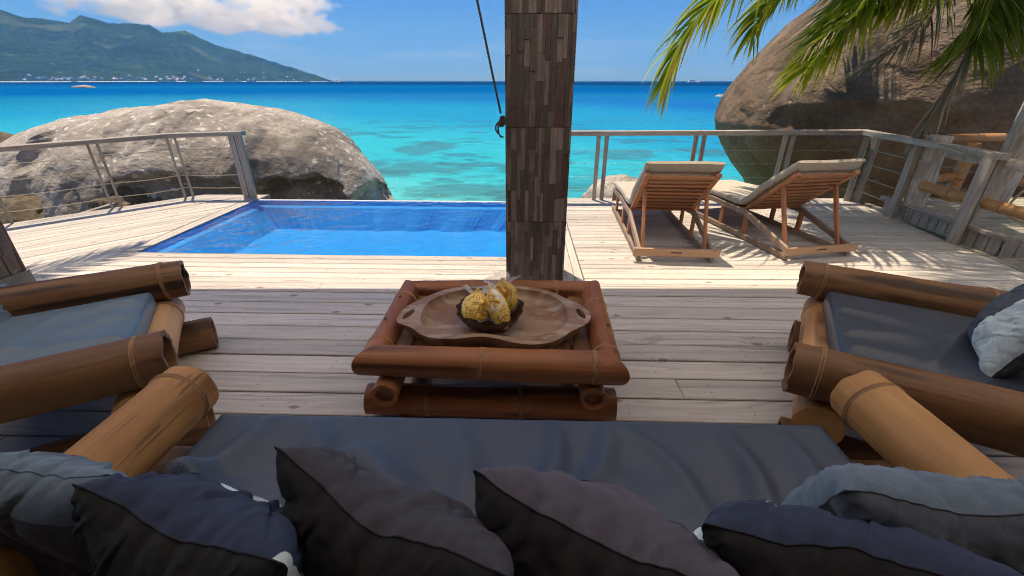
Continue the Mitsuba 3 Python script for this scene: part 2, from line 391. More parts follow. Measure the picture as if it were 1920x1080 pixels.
def cloth(c, rough=.85, var=.25, weave=900., wh=.0002, sheen=.3):
    return bumped(pri(proc(lambda p, n, uv: mi.Color3f(c) * (1 - var + 2 * var * fbm(p.x * 60, p.y * 60, p.z * 60, 3) * .7 + .3 * var * noise(p.x * 700, p.y * 700, p.z * 700))), rough, .3, sheen=sheen), lambda p, n, uv: fbm(p.x * 160, p.y * 160, p.z * 160, 2) * .5 + fbm(p.x * 34, p.y * 34, p.z * 34, 3) * 4.0, wh * 5, 5e-4)


def vinyl_fn(p, n, uv):
    a = dr.sin(uv.x * 2 * math.pi / .0105); b = dr.sin(uv.y * 2 * math.pi / .0105)
    w = dr.select(a * b > 0, 1.0, .74)
    return mi.Color3f(.052, .070, .108) * w * (.85 + .3 * fbm(uv.x * 9, uv.y * 9))


scene['seat_vinyl'] = two(pri(proc(vinyl_fn), .50, .45, sheen=.1))
scene['seat_blue'] = two(pri(proc(lambda p, n, uv: mi.Color3f(.10, .15, .20) * (.85 + .3 * fbm(p.x * 9, p.y * 9, p.z * 9))), .45, .5))
scene['seat_dark'] = two(pri(proc(lambda p, n, uv: mi.Color3f(.044, .054, .074) * (.85 + .3 * fbm(p.x * 9, p.y * 9, p.z * 9))), .42, .5))
scene['cloth_charcoal'] = cloth((.056, .054, .070)); scene['cloth_navy'] = cloth((.030, .041, .082)); scene['cloth_grey'] = cloth((.125, .165, .215)); scene['cloth_pale'] = cloth((.55, .65, .67)); scene['cloth_dark'] = cloth((.017, .0155, .017)); scene['cloth_slate'] = cloth((.075, .085, .105)); scene['cloth_plum'] = cloth((.088, .078, .104))
scene['canvas'] = cloth((.42, .375, .305), .85, .2)
scene['steel'] = two({'type': 'roughconductor', 'material': 'none', 'alpha': .25, 'specular_reflectance': rgb(.62, .60, .56)})
scene['rope_grey'] = two(pri((.06, .055, .05), .9)); scene['rope_pale'] = two(pri((.45, .38, .28), .9))
scene['ceiling_wood'] = two(pri((.34, .27, .20), .7)); scene['plaster'] = two(pri((.30, .27, .23), .85))
scene['bowl_shell'] = two(pri(proc(lambda p, n, uv: mix((.03, .014, .01), (.085, .04, .026), fbm(p.x * 60, p.y * 60, p.z * 60))), .28, .6))
def chip_fn(p, n, uv):
    w = fbm(uv.x * 22, uv.y * 22, 3.0, 3) * 2.2
    a = noise(uv.x * 26 + w, uv.y * 150 + w * 2, 1.0); b = noise(uv.x * 130 + w, uv.y * 40 - w * 2, 6.0)
    c = mix((.80, .46, .045), (.88, .66, .16), a)
    c = mix(c, mi.Color3f(.36, .14, .02), smoothstep(.36, .14, dr.minimum(a, b)) * .8)
    return mix(c, mi.Color3f(.78, .80, .84), smoothstep(.66, .74, fbm(uv.x * 26 + 4, uv.y * 26, 9.0)) * .55)


scene['chip_pouch'] = bumped(pri(proc(chip_fn), .4, .5, clearcoat=.9, clearcoat_gloss=.9), lambda p, n, uv: noise(uv.x * 26, uv.y * 150, 1.0) + fbm(p.x * 60, p.y * 60, p.z * 60) * 2, .002, 5e-4)


scene['film_top'] = {'type': 'blendbsdf', 'weight': .36, 'a': {'type': 'thindielectric', 'int_ior': 1.45}, 'b': two({'type': 'roughplastic', 'diffuse_reflectance': rgb(.75, .78, .84), 'alpha': .1})}

def leaf_fn(base, tip, dark):
    def fn(p, n, uv):
        r = cell_rand(dr.floor(uv.y), 2, 3); t = uv.x
        c = mix(base, tip, smoothstep(.35, 1.0, t * (.6 + .8 * r)))
        c = mix(c, mi.Color3f(dark), dr.select(r > .86, .75, 0.0))
        return c * (.75 + .5 * cell_rand(dr.floor(uv.y), 7, 1))
    return fn


def leaf(fn, tr): return {'type': 'principledthin', 'base_color': proc(fn), 'roughness': .4, 'diff_trans': tr, 'spec_trans': 0.0, 'eta': 1.4}


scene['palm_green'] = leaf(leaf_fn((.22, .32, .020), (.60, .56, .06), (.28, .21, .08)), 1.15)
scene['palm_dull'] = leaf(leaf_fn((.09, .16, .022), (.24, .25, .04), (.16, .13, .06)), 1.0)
scene['palm_dry'] = leaf(leaf_fn((.30, .255, .20), (.46, .37, .25), (.15, .12, .09)), .4)
scene['rachis_green'] = two(pri((.33, .33, .07), .5)); scene['rachis_dry'] = two(pri((.30, .21, .12), .7)); scene['palm_bark'] = bumped(pri(proc(lambda p, n, uv: mix((.16, .135, .11), (.28, .245, .20), fbm(p.x * 8, p.y * 8, p.z * 30))), .9), rock_h, .03, .004)
scene['log_bark'] = bumped(pri(proc(lambda p, n, uv: mix((.55, .49, .42), (.36, .30, .245), smoothstep(.3, .75, fbm(p.x * 40, p.y * 40, p.z * 7, 4)))), .75, .3), lambda p, n, uv: fbm(p.x * 30, p.y * 30, p.z * 8), .006)
scene['boat_white'] = two(pri((.85, .85, .85), .4)); scene['boat_glass'] = two(pri((.03, .04, .05), .2))

# ------------------------------------------------------------------ sea, shore, hills, haze
def sea_mesh():
    r = np.concatenate([np.linspace(3, 60, 50), np.geomspace(62, 7500, 70)]); a = np.linspace(0, 2 * math.pi, 193)[:-1]
    R, A = np.meshgrid(r, a, indexing='ij'); v = np.stack([R * np.sin(A), R * np.cos(A), R * 0 - 3.0], -1).reshape(-1, 3)
    n = len(a); i = np.arange(len(r) - 1)[:, None] * n; j = np.arange(n)[None]; k = (j + 1) % n
    q = np.stack([i + j, i + k, i + n + k, i + n + j], -1).reshape(-1, 4)
    return v, q[:, ::-1]


put('sea', sea_mesh(), 'sea_water', smooth=True, kind='structure')


def grid_mesh(X, Y, Z):
    n, m = X.shape; v = np.stack([X, Y, Z], -1).reshape(-1, 3)
    i = np.arange(n - 1)[:, None] * m; j = np.arange(m - 1)[None]
    return v, np.stack([i + j, i + j + m, i + j + m + 1, i + j + 1], -1).reshape(-1, 4)


X, Y = np.meshgrid(np.linspace(-30, 30, 121), np.linspace(-30, 14, 89), indexing='ij')
Z = -0.9 - np.clip(Y - 1.5, 0, 99) * .34 - .012 * np.clip(np.abs(X) - 8, 0, 99) ** 2 * .6 + (meshkit.fbm(np.stack([X, Y, X * 0], -1) * .8, 4) - .5) * .9
put('rocky_shore', grid_mesh(X, Y, Z), 'shore_rock', smooth=True, kind='structure')

HILL = [(-75, .070), (-66, .095), (-58, .082), (-52, .10), (-47, .096), (-44.99, .0891), (-43.93, .0831), (-41.15, .0787), (-40.28, .0894), (-38.65, .0824), (-35.65, .082), (-34.81, .0724), (-33.1, .0762), (-30.98, .0581), (-27.94, .0423), (-24.67, .0242), (-22.17, .0111), (-20.25, -.001), (-19.5, -.004)]
az = np.linspace(-75, -19.6, 520); tt = np.linspace(0, 1.35, 150)
ridge = np.interp(az, [h[0] for h in HILL], [h[1] for h in HILL])
rough_ridge = (meshkit.fbm(np.stack([az * 1.4, az * 0, az * 0], -1), 5, seed=3) - .5) * .0035 * np.clip(ridge / .02, 0, 1)
shore_r = 3300 + 500 * (meshkit.fbm(np.stack([az * .16, az * 0, az * 0 + 2], -1), 4, seed=9) - .5) + np.clip(az + 34, 0, 20) * 85
A_, T_ = np.meshgrid(np.radians(az), tt, indexing='ij')
depth_ = 1700 * np.clip(ridge / .06, .12, 1)[:, None]
R_ = shore_r[:, None] + T_ * depth_
spur = np.abs(meshkit.fbm(np.stack([np.degrees(A_) * .42 + T_ * .7, T_ * 1.3, A_ * 0], -1), 5, seed=14) - .5) * 2
prof = np.where(T_ < 1, np.clip(T_, 0, 1) ** 1.35, 1 - (T_ - 1) * 1.2)
Hh = (ridge + rough_ridge)[:, None] * (shore_r[:, None] + depth_) * prof
Hh = Hh * (1 - .33 * spur * np.clip(np.sin(np.clip(T_, 0, 1) * math.pi), 0, 1)) + (meshkit.fbm(np.stack([R_ * np.sin(A_), R_ * np.cos(A_), A_ * 0], -1) * .012, 4, seed=8) - .5) * 26 * np.clip(T_ * 6, 0, 1) * np.clip(1.05 - T_, .1, 1) * np.clip(ridge / .02, 0, 1)[:, None]
HZ = np.maximum(Hh + 1.45, -3 + 6 * T_ - .8)
HX, HY = R_ * np.sin(A_), R_ * np.cos(A_)
put('hills', grid_mesh(HX, HY, HZ), 'hill_forest', smooth=True, kind='structure')

# thin line of surf along the far shore
sv = []
for i in range(0, len(az) - 1):
    if meshkit.noise(np.array([az[i] * 1.3, 0, 4.0]), 2) > .42:
        r0, r1 = shore_r[i] - 14, shore_r[i + 1] - 14
        a0, a1 = math.radians(az[i]), math.radians(az[i + 1])
        sv.append(trimesh.Trimesh([[r0 * math.sin(a0), r0 * math.cos(a0), -2.9], [r1 * math.sin(a1), r1 * math.cos(a1), -2.9], [(r1 + 14) * math.sin(a1), (r1 + 14) * math.cos(a1), -1.2], [(r0 + 14) * math.sin(a0), (r0 + 14) * math.cos(a0), -1.2]], [[0, 1, 2], [0, 2, 3]], process=False))
put('surf', trimesh.util.concatenate(sv), 'foam', smooth=False, label='thin white line of surf along the far shore', kind='stuff')


def house_mesh(x, y, z, w, d, h, rot):
    b = trimesh.creation.box((w, d, h)); b.apply_translation((0, 0, h / 2 - 2))
    p = m3.CrossSection([[(-w * .56, 0), (w * .56, 0), (0, h * .42)]]).extrude(d * 1.08).to_mesh()
    r = trimesh.Trimesh(p.vert_properties[:, :3], p.tri_verts); r.apply_transform(trimesh.transformations.rotation_matrix(math.pi / 2, (1, 0, 0))); r.apply_translation((0, d * .54, h - 2))
    M = trimesh.transformations.rotation_matrix(rot, (0, 0, 1)); M[:3, 3] = (x, y, z)
    for q in (b, r): q.apply_transform(M)
    return b, r


hr = random.Random(4)
for i in range(74):
    far = i >= 60
    a = hr.uniform(-45.5, -33) if not far else hr.uniform(-44, -24)
    if hr.random() < .25 and not far: a = hr.uniform(-33, -28)
    t = hr.uniform(.012, .10) if not far else hr.uniform(.12, .42)
    ia, it = int((a + 75) / 55.4 * 519), int(t / 1.35 * 149)
    w, d, h = hr.uniform(11, 24), hr.uniform(9, 14), hr.uniform(6, 11)
    b, r = house_mesh(HX[ia, it], HY[ia, it], HZ[ia, it], w, d, h, hr.uniform(0, 3))
    k = thing('house', 'small white house with low pitched roof by the far shore' if not far else 'small pale house up on the far forested hillside', 'house', 'white houses along the far shore' if not far else 'houses scattered up the far hillside')
    put('wall', b, 'house_white', k, smooth=False); put('roof', r, 'house_roof' if hr.random() < .4 else 'house_white', k, smooth=False)

# haze
scene['air'] = {'type': 'homogeneous', 'albedo': rgb(.95, .95, .95), 'sigma_t': rgb(.12e-4, .42e-4, .85e-4)}
scene['haze'] = {'type': 'cube', 'to_world': T().translate([0, 0, 345]).scale([7600, 7600, 362]), 'bsdf': {'type': 'null'}, 'interior': {'type': 'ref', 'id': 'air'}}
labels['haze'] = {'kind': 'stuff', 'label': 'pale blue sea haze in front of the far hills'}

# ------------------------------------------------------------------ boulders
ICO = trimesh.creation.icosphere(subdivisions=7)
ICO5 = trimesh.creation.icosphere(subdivisions=5)


def boulder(c, sil, ry, seed, ico=ICO, amp=.05, dents=(), shear=None, pw=2.0, freq=1.0):
    """sil: outline (x, z) of the stone seen from the front at its middle; ry: half depth front to back"""
    c = np.array(c, float); S = np.array(sil, float) - c[[0, 2]]
    ang = np.arctan2(S[:, 1], S[:, 0]); o = np.argsort(ang); ang, R = ang[o], np.hypot(S[:, 0], S[:, 1])[o]
    d = np.array(ico.vertices); th = np.arctan2(d[:, 2], d[:, 0])
    R = np.interp(th, np.concatenate([ang - 2 * math.pi, ang, ang + 2 * math.pi]), np.tile(R, 3))
    cb = np.hypot(d[:, 0], d[:, 2])
    r = ((cb / R) ** pw + (np.abs(d[:, 1]) / ry) ** pw) ** (-1 / pw)
    p = d * r[:, None]
    q = p + c
    n1 = meshkit.fbm(q * .45 * freq + seed, 4, seed) - .5; n2 = meshkit.fbm(q * 1.7 * freq, 4, seed + 1) - .5; n3 = meshkit.fbm(q * 7 * freq, 3, seed + 2) - .5
    n0 = np.clip(r, .2, 4)
    n4 = meshkit.fbm(q * 20 * freq, 3, seed + 3) - .5; gr = np.abs(meshkit.fbm(q * np.array([1.5, .8, .7]) * freq, 4, seed + 4) - .5)
    p = p * (1 + (amp * 2.2 * n1 + amp * .9 * n2 + amp * .2 * n3 + amp * .05 * n4 - amp * .28 * np.exp(-(gr / .035) ** 2)) / np.maximum(n0 / 2, .3))[:, None]
    if shear is not None:
        k, z0, x0, x1 = shear; t = np.clip((p[:, 0] - x0) / (x1 - x0), 0, 1); t = t * t * (3 - 2 * t)
        p[:, 1] -= k * (p[:, 2] - z0) * t
    p = p + c
    for (Q, rad, a, sq) in dents:
        e = (p - np.array(Q)) / np.array(rad); w = np.clip(1.35 - (np.linalg.norm(e, axis=1) * (1 + .9 * (meshkit.fbm(p * 1.6, 4, seed + 6) - .5))) ** sq, 0, 1)
        p = p + np.array(a)[None] * w[:, None]
    return trimesh.Trimesh(p, ico.faces, process=False)


BL = [(-11.6, -1.6), (-11.11, -.2), (-10.28, .19), (-9.3, .34), (-8.74, .64), (-8.09, .83), (-7.36, .94), (-6.55, 1.03), (-6.05, 1.09), (-5.55, 1.16), (-5.27, 1.14), (-4.91, 1.06), (-4.64, 1.03), (-3.9, .86), (-3.35, .64), (-3.05, .36), (-2.76, -.05), (-2.5, -.64), (-2.3, -1.5), (-2.5, -3.2), (-7, -4), (-10.5, -3.4)]
bl = boulder((-6.2, 8.5, -1.0), BL, 2.15, 3, amp=.05, pw=2.3,
             dents=[((-3.55, 6.75, -.55), (.85, 1.3, .62), (0.05, .55, .05), 3), ((-2.55, 7.5, -.7), (.3, 1.2, .5), (-.15, .35, 0), 3), ((-5.2, 6.4, -.25), (.9, .9, .42), (0, .22, 0), 2), ((-7.4, 6.4, -.2), (.25, 1.2, 1.6), (.0, .22, 0), 2), ((-4.3, 7.5, .45), (.22, 1.2, .5), (0, -.16, .05), 2)])
single('granite_boulder', 'huge pale grey lichen-spotted granite boulder behind the left railing and pool', 'boulder', bl, 'granite_pale', smooth=True)
BR = [(5.27, -.9), (4.84, -.45), (4.35, .08), (4.09, .49), (4.02, .74), (4.09, 1.08), (4.22, 1.34), (4.51, 1.73), (4.78, 2.07), (5.12, 2.48), (5.44, 2.74), (5.95, 3.18), (7.0, 3.75), (9, 4.3), (12, 4.0), (13.6, 2), (13.4, -.5), (12, -3), (8, -3.8), (6, -2.6)]
br = boulder((8.2, 8.75, .8), BR, 2.75, 12, amp=.045, shear=(.30, .6, -2.6, .6), pw=2.2, dents=[((5.3, 6.8, .9), (1.2, 1.2, .22), (0, .12, 0), 2)])
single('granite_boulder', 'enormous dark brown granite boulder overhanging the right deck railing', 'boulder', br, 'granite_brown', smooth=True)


def small_rock(c, rx, ry, rz, seed, ico=ICO5, amp=.12):
    t = np.linspace(0, 2 * math.pi, 40, endpoint=False)
    return boulder(c, np.stack([c[0] + rx * np.cos(t), c[2] + rz * np.sin(t)], 1), ry, seed, ico, amp, freq=1.6 / max(rx, .4))


single('boulder', 'low tan rounded boulder in the water behind the left sun lounger', 'boulder', small_rock((2.35, 9.4, -1.25), .95, .8, .9, 5, amp=.06), 'granite_pale', smooth=True)
single('boulder', 'grey boulder beside the turquoise bay at the far left edge', 'boulder', small_rock((-16.6, 14, -1.0), 1.9, 1.5, 1.05, 8), 'shore_rock', smooth=True)
single('boulder', 'dark brown boulder low in front of the left railing corner', 'boulder', small_rock((-8.0, 6.9, -.95), 1.5, .9, .85, 15), 'shore_rock', smooth=True)
single('boulder', 'rough brown boulder under the wires of the left railing', 'boulder', small_rock((-6.0, 6.75, -.75), .75, .55, .62, 19), 'shore_rock', smooth=True)
single('islet', 'small pale rock islet far out in the left bay', 'rock', trimesh.util.concatenate([small_rock((-305, 340, -2.9), 7.5, 4, 1.9, 21, amp=.3), small_rock((-300, 340, -3.1), 4, 3, 1.3, 22, amp=.3)]), 'granite_pale', smooth=True)
single('islet', 'pale rock islet at the waterline just left of the great boulder', 'rock', trimesh.util.concatenate([small_rock((71.5, 151, -3.3), 4.6, 3, 2.3, 25, amp=.3), small_rock((67.2, 151, -3.1), 2.6, 2, .7, 26, amp=.3)]), 'granite_pale', smooth=True)

# boat on the horizon
bt = thing('motor_yacht', 'tiny white motor yacht on the horizon beside the hanging palm leaf', 'boat')
hull = m3.Manifold.hull_points([(-18, -3.5, 3.2), (-18, 3.5, 3.2), (-17, 2.5, 0), (-17, -2.5, 0), (10, -3.6, 3.6), (10, 3.6, 3.6), (9, 2, 0), (9, -2, 0), (20, 0, 4.6), (15, 0, 0)])
BX, BY = 452.0, 1200.0


def mani(m, off=(0, 0, 0)):
    q = m.to_mesh(); return trimesh.Trimesh(q.vert_properties[:, :3] + np.array(off), q.tri_verts, process=False)


put('hull', mani(hull, (BX, BY, -3.1)), 'boat_white', bt, smooth=False)
put('cabin', mani(m3.Manifold.hull_points([(-12, -2.8, 3.4), (-12, 2.8, 3.4), (8, -2.6, 3.6), (8, 2.6, 3.6), (-11, -2.5, 6.4), (-11, 2.5, 6.4), (3, 2.2, 6.4), (3, -2.2, 6.4)]), (BX, BY, -3.1)), 'boat_white', bt, smooth=False)
put('window_band', trimesh.creation.box((13, 5.5, 1), transform=trimesh.transformations.translation_matrix((BX - 4, BY, 1.7))), 'boat_glass', bt, smooth=False)
put('mast', trimesh.creation.cylinder(.18, 6, 8, transform=trimesh.transformations.translation_matrix((BX - 5, BY, 6))), 'boat_white', bt)
# ------------------------------------------------------------------ deck
def plank(poly, d, zt, th=.03, c=.004):
    """poly: convex 2-D outline; d: grain direction"""
    P = np.array(poly, float)
    if P[0] is not None and np.allclose(P[0], P[-1]): P = P[:-1]
    A = .5 * np.sum(P[:, 0] * np.roll(P[:, 1], -1) - P[:, 1] * np.roll(P[:, 0], -1))
    if A < 0: P = P[::-1]
    n = len(P); e = np.roll(P, -1, 0) - P; e /= np.linalg.norm(e, axis=1, keepdims=True); nn = np.stack([-e[:, 1], e[:, 0]], 1)
    I = []
    for i in range(n):
        a, b = nn[i - 1], nn[i]; m = np.array([a, b]); det = np.linalg.det(m)
        I.append(P[i] + (np.linalg.solve(m, [c, c]) if abs(det) > 1e-3 else b * c))
    I = np.array(I); d = np.array(d); s = np.array([-d[1], d[0]])
    tilt = rng.normal(0, .0006, 2)
    V = np.vstack([np.c_[I, np.full(n, zt)], np.c_[P, np.full(n, zt - c)], np.c_[P, np.full(n, zt - th)]])
    V[:, 2] += (V[:, :2] - P.mean(0)) @ tilt * .6
    F = [(0, i, i + 1) for i in range(1, n - 1)]
    for i in range(n):
        j = (i + 1) % n
        F += [(i, n + i, n + j), (i, n + j, j), (n + i, 2 * n + i, 2 * n + j), (n + i, 2 * n + j, n + j)]
    F += [(2 * n, 2 * n + i + 1, 2 * n + i) for i in range(1, n - 1)]
    COUNT[0] += 1; o = rng.random() * 40; cc = P.mean(0)
    uv = np.stack([V[:, :2] @ d + o, (V[:, :2] - cc) @ s + 10 * COUNT[0] + 5 + (V[:, 2] - zt) * .7], 1)
    return V, np.array(F), uv


def deck_area(poly, ang, width, gap, bsdf, z=0.0, parent='deck', joints=0, start=0.0):
    poly = Polygon(poly); d = np.array([math.cos(ang), math.sin(ang)]); s = np.array([-d[1], d[0]])
    pr = np.array(poly.exterior.coords) @ s; pd = np.array(poly.exterior.coords) @ d
    t = pr.min() + start
    while t < pr.max():
        wd = width * (1 + rng.normal(0, .004)); lo, hi = pd.min() - .1, pd.max() + .1
        cuts = [lo, hi]
        if joints: cuts = [lo] + sorted(rng.uniform(lo + .8, hi - .8, joints).tolist()) + [hi]
        for a, b in zip(cuts[:-1], cuts[1:]):
            a, b = a + .0015, b - .0015
            q = Polygon([d * a + s * t, d * b + s * t, d * b + s * (t + wd - gap), d * a + s * (t + wd - gap)]).intersection(poly)
            for g in getattr(q, 'geoms', [q]):
                if g.geom_type == 'Polygon' and g.area > .004:
                    g = g.simplify(.002)
                    put3('plank', plank(g.exterior.coords, d, z + rng.normal(0, .0011)), bsdf, parent)
        t += wd


labels['deck'] = {'kind': 'structure'}
Y1 = math.radians(-1.6)
L_ = lambda x, y: y + math.tan(Y1) * x          # the pool terrace is turned a little to the right
# under the roof: wide boards
deck_area([(-6, -1.6), (6.6, -1.6), (6.6, L_(6.6, 3.09)), (-4.1, L_(-4.1, 3.09)), (-6, 3.0)], Y1, .1675, .011, 'deck_shade_wood', joints=2, start=.02)
# sunlit boards between pillars and pool, mitred at the left
deck_area([(-3.92, L_(-3.92, 3.095)), (.44, L_(.44, 3.095)), (.45, 3.69), (-3.53, 3.83)], Y1, .104, .0085, 'deck_sun_wood')
# pool side strip right, and right sun deck
deck_area([(.435, 3.09), (.575, 3.09), (.64, 5.86), (.50, 5.86)], math.radians(88.6), .07, .004, 'deck_sun_wood')
deck_area([(.585, 3.085), (4.27, L_(4.27, 3.095)), (4.36, 4.1), (4.60, 5.9), (.65, 5.9)], Y1 * .4, .104, .0085, 'deck_sun_wood', joints=0)
deck_area([(4.28, 2.8), (4.38, 2.8), (4.46, 4.12), (4.36, 4.12)], math.radians(86), .2, .004, 'deck_moss_wood')
deck_area([(4.39, 2.98), (8, 2.98), (8, 3.72), (4.43, 3.72)], 0, .14, .006, 'deck_moss_wood', z=-.004)
# left terrace with boards parallel to the slanting railing, coping along the pool
AL = math.atan2(1.42, 1.30)
deck_area([(-3.66, 3.81), (-3.535, 3.835), (-3.455, 6.10), (-3.60, 6.10)], math.radians(88.2), .075, .004, 'deck_sun_wood')
deck_area([(-4.12, 3.1), (-3.98, 3.1), (-3.545, 3.815), (-3.665, 3.80)], math.atan2(.72, .44), .2, .004, 'deck_sun_wood')
deck_area([(-3.675, 3.80), (-3.61, 6.09), (-4.36, 6.09), (-5.71, 4.68), (-7.6, 2.62), (-4.6, 2.62), (-4.1, 3.115)], AL, .104, .0085, 'deck_sun_wood')
for a, b, w in (((-5.745, 4.70, -.1), (-4.37, 6.13, -.1), .03), ((-5.745, 4.70, -.1), (-8, 2.24, -.1), .03), ((-4.37, 6.125, -.1), (-3.44, 6.125, -.1), .03), ((.5, 5.93, -.1), (4.62, 5.93, -.1), .03)):
    put3('fascia_board', bar(a, b, w, .19), 'rail_wood', 'deck')
# joists under the boards
jv = [bar((x, -1.5, -.12), (x, 3.6 if -3.6 < x < .5 else 5.8, -.12), .06, .16) for x in np.arange(-5.4, 6.6, .6)]
jm = join(jv); put3('joists', jm, 'rail_wood', 'deck', kind='stuff')
# right walkway platform, a step higher
labels['walkway'] = {'kind': 'structure'}
deck_area([(4.44, 3.72), (9, 3.72), (9, 5.25), (4.56, 5.25)], 0, .135, .006, 'deck_moss_wood', z=.17, parent='walkway')
put3('edge_board', bar((4.43, 3.70, .175), (4.545, 5.27, .175), .09, .035), 'rail_wood', 'walkway')
n = 13
for i in range(n):
    t = (i + .5) / n; x, y = 4.44 + .105 * t, 3.73 + 1.5 * t
    put3('riser_board', bar((x, y, .0), (x, y, .155), .104, .02, up=(-1, .07, 0)), 'rail_wood', 'walkway')
for i in range(26):
    put3('riser_board', bar((4.5 + i * .13, 3.705, -.01), (4.5 + i * .13, 3.705, .155), .12, .02, up=(0, -1, 0)), 'rail_wood', 'walkway')

# ------------------------------------------------------------------ swimming pool
PC = [np.array(p, float) for p in ((-3.525, 3.84), (.435, 3.70), (.50, 5.715), (-3.45, 5.85))]


def PB(s, t): return (PC[0] * (1 - s) + PC[1] * s) * (1 - t) + (PC[3] * (1 - s) + PC[2] * s) * t


pool = thing('swimming_pool', 'bright blue infinity pool set into the timber deck', 'swimming pool')
LV = -.018                                       # water level
def pool_basin():
    # nested rings: rim -> ledge (left, far, right) -> floor
    def ring(l, f, r, nr, z): return [np.r_[PB(l, nr), z], np.r_[PB(1 - r, nr), z], np.r_[PB(1 - r, 1 - f), z], np.r_[PB(l, 1 - f), z]]
    R = [ring(0, 0, 0, 0, -.014), ring(0.002, .004, .002, 0, -.075), ring(.022, .05, .022, .0, -.085), ring(.075, .13, .075, .0, -.34)]
    M_ = 60
    def dense(rg, k):
        o = []
        for i in range(4):
            a, b = rg[i], rg[(i + 1) % 4]
            for t in np.arange(M_) / M_: o.append(a * (1 - t) + b * t)
        o = np.array(o)
        if k: o[:, :2] += (np.stack([meshkit.fbm(np.c_[o[:, :2] * 4.5, np.full(len(o), k)], 3, sd) for sd in (1, 2)], 1) - .5) * (.0, .02, .07, .17)[k]; o[:, 1] = np.maximum(o[:, 1], 3.72 if k else -9)
        return o
    D = [dense(r_, k) for k, r_ in enumerate(R)]; n_ = 4 * M_
    V = np.vstack(D + [D[3].mean(0)[None]]); F = []
    for k in range(3):
        for i in range(n_):
            j = (i + 1) % n_; a, b, c, d = n_ * k + i, n_ * k + j, n_ * (k + 1) + j, n_ * (k + 1) + i
            F += [(a, b, c), (a, c, d)]
    F += [(n_ * 3 + i, n_ * 3 + (i + 1) % n_, 4 * n_) for i in range(n_)]
    return trimesh.Trimesh(V, F, process=False)


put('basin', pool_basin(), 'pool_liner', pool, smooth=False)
ns, nt = 420, 230
S, Tt = np.meshgrid(np.linspace(0.0005, .9995, ns), np.linspace(.0005, .9995, nt), indexing='ij')
W = PB(S[..., None], Tt[..., None])
wz = (meshkit.fbm(np.stack([W[..., 0] * 6 + 2 * meshkit.noise(np.stack([W[..., 0] * 3, W[..., 1] * 3, S * 0], -1)), W[..., 1] * 8, S * 0], -1), 3, seed=6) - .5) * .016 + (meshkit.fbm(np.stack([W[..., 0] * 22, W[..., 1] * 28, S * 0], -1), 2, seed=4) - .5) * .0030
wm = grid_mesh(W[..., 0], W[..., 1], LV + wz); put('water', (wm[0], wm[1]), 'pool_surface', pool, smooth=True)
e0, e1 = PB(-.0, 1.014), PB(1.0, 1.014)
put3('infinity_edge', bar((*e0, -.056), (*e1, -.056), .055, .09), 'pool_edge_stone', pool)
put3('outer_wall', bar((*PB(0, 1.03), -1.0), (*PB(1, 1.03), -1.0), .05, 1.8), 'plinth_stone', pool)

# ------------------------------------------------------------------ railings
def flat(p, z): return (p[0], p[1], z)


lr = thing('railing', 'weathered grey timber railing with wires along the left terrace', 'railing')
K0, K1, K2 = (-3.55, 5.98), (-4.46, 5.955), (-7.9, 2.22)
put3('handrail', bar(flat((-3.50, 5.98), .838), flat(K1, .812), .12, .052), 'rail_wood', lr)
put3('handrail', bar(flat(K1, .812), flat(K2, .75), .12, .052), 'rail_wood', lr)
put3('corner_post', bar((-3.66, 5.965, -.12), (-3.66, 5.965, .81), .075, .045, up=(0, 1, 0)), 'rail_wood', lr)
put3('corner_post', bar((-3.57, 5.965, -.12), (-3.57, 5.965, .81), .085, .045, up=(0, 1, 0)), 'rail_wood', lr)
dl = np.array([.675, .737])
lposts = []
for q, h in (((-4.44, 5.94), .788), ((-5.01, 5.42), .78), ((-5.66, 4.70), .77), ((-6.32, 3.98), .76), ((-6.98, 3.26), .75)):
    for o in (-.045, .045):
        x, y = np.array(q) + dl * o
        put3('post', bar((x, y, -.12), (x, y, h), .026, .034, up=(.74, -.67, 0)), 'rail_wood', lr)
for z in (.14, .31, .48, .65):
    w = [(-3.6, 5.965, z), (-4.0, 5.955, z - .012), (-4.45, 5.945, z - .005), (-4.72, 5.68, z - .02), (-5.02, 5.42, z - .012), (-5.35, 5.06, z - .025), (-5.66, 4.70, z - .01), (-6.98, 3.26, z)]
    put3('wire', tube(w, .0042, 6), 'rope_pale', lr, smooth=True)

rr = thing('railing', 'grey timber railing behind the two sun loungers on the sea side', 'railing')
put3('handrail', bar((.30, 5.81, .852), (4.43, 5.81, .866), .11, .056), 'rail_wood', rr)
for x in (1.155, 2.395, 3.53):
    for o in (-.052, .052):
        put3('post', bar((x + o, 5.815, -.1), (x + o, 5.815, .832), .05, .03, up=(0, 1, 0)), 'rail_wood', rr)
for z in (.14, .31, .48, .65): put3('wire', tube([(.40, 5.815, z), (2.4, 5.815, z - .01), (4.5, 5.815, z)], .0018, 6), 'steel', rr, smooth=True)
r2 = thing('railing', 'short grey timber railing with four wires running towards the walkway', 'railing')
put3('handrail', bar((4.46, 5.865, .868), (4.40, 4.02, .838), .13, .055), 'rail_wood', r2)
put3('corner_post', bar((4.50, 5.80, -.1), (4.50, 5.80, .84), .11, .05, up=(1, -.9, 0)), 'rail_wood', r2)
put3('corner_post', bar((4.585, 5.77, -.1), (4.585, 5.77, .84), .05, .16, up=(0, 1, 0)), 'rail_wood', r2)
put3('post', bar((4.44, 4.965, -.05), (4.44, 4.965, .825), .06, .085, up=(0, 1, 0)), 'rail_wood', r2)
for o in (-.045, .07): put3('end_post', bar((4.40 + o * .9, 4.10 + o * .3, -.03), (4.40 + o * .9, 4.10 + o * .3, .81), .05, .10, up=(0, 1, 0)), 'rail_wood', r2)
for z in (.16, .33, .50, .67): put3('wire', tube([(4.53, 5.8, z), (4.45, 4.96, z - .012), (4.40, 4.10, z - .004)], .0028, 6), 'steel', r2, smooth=True)

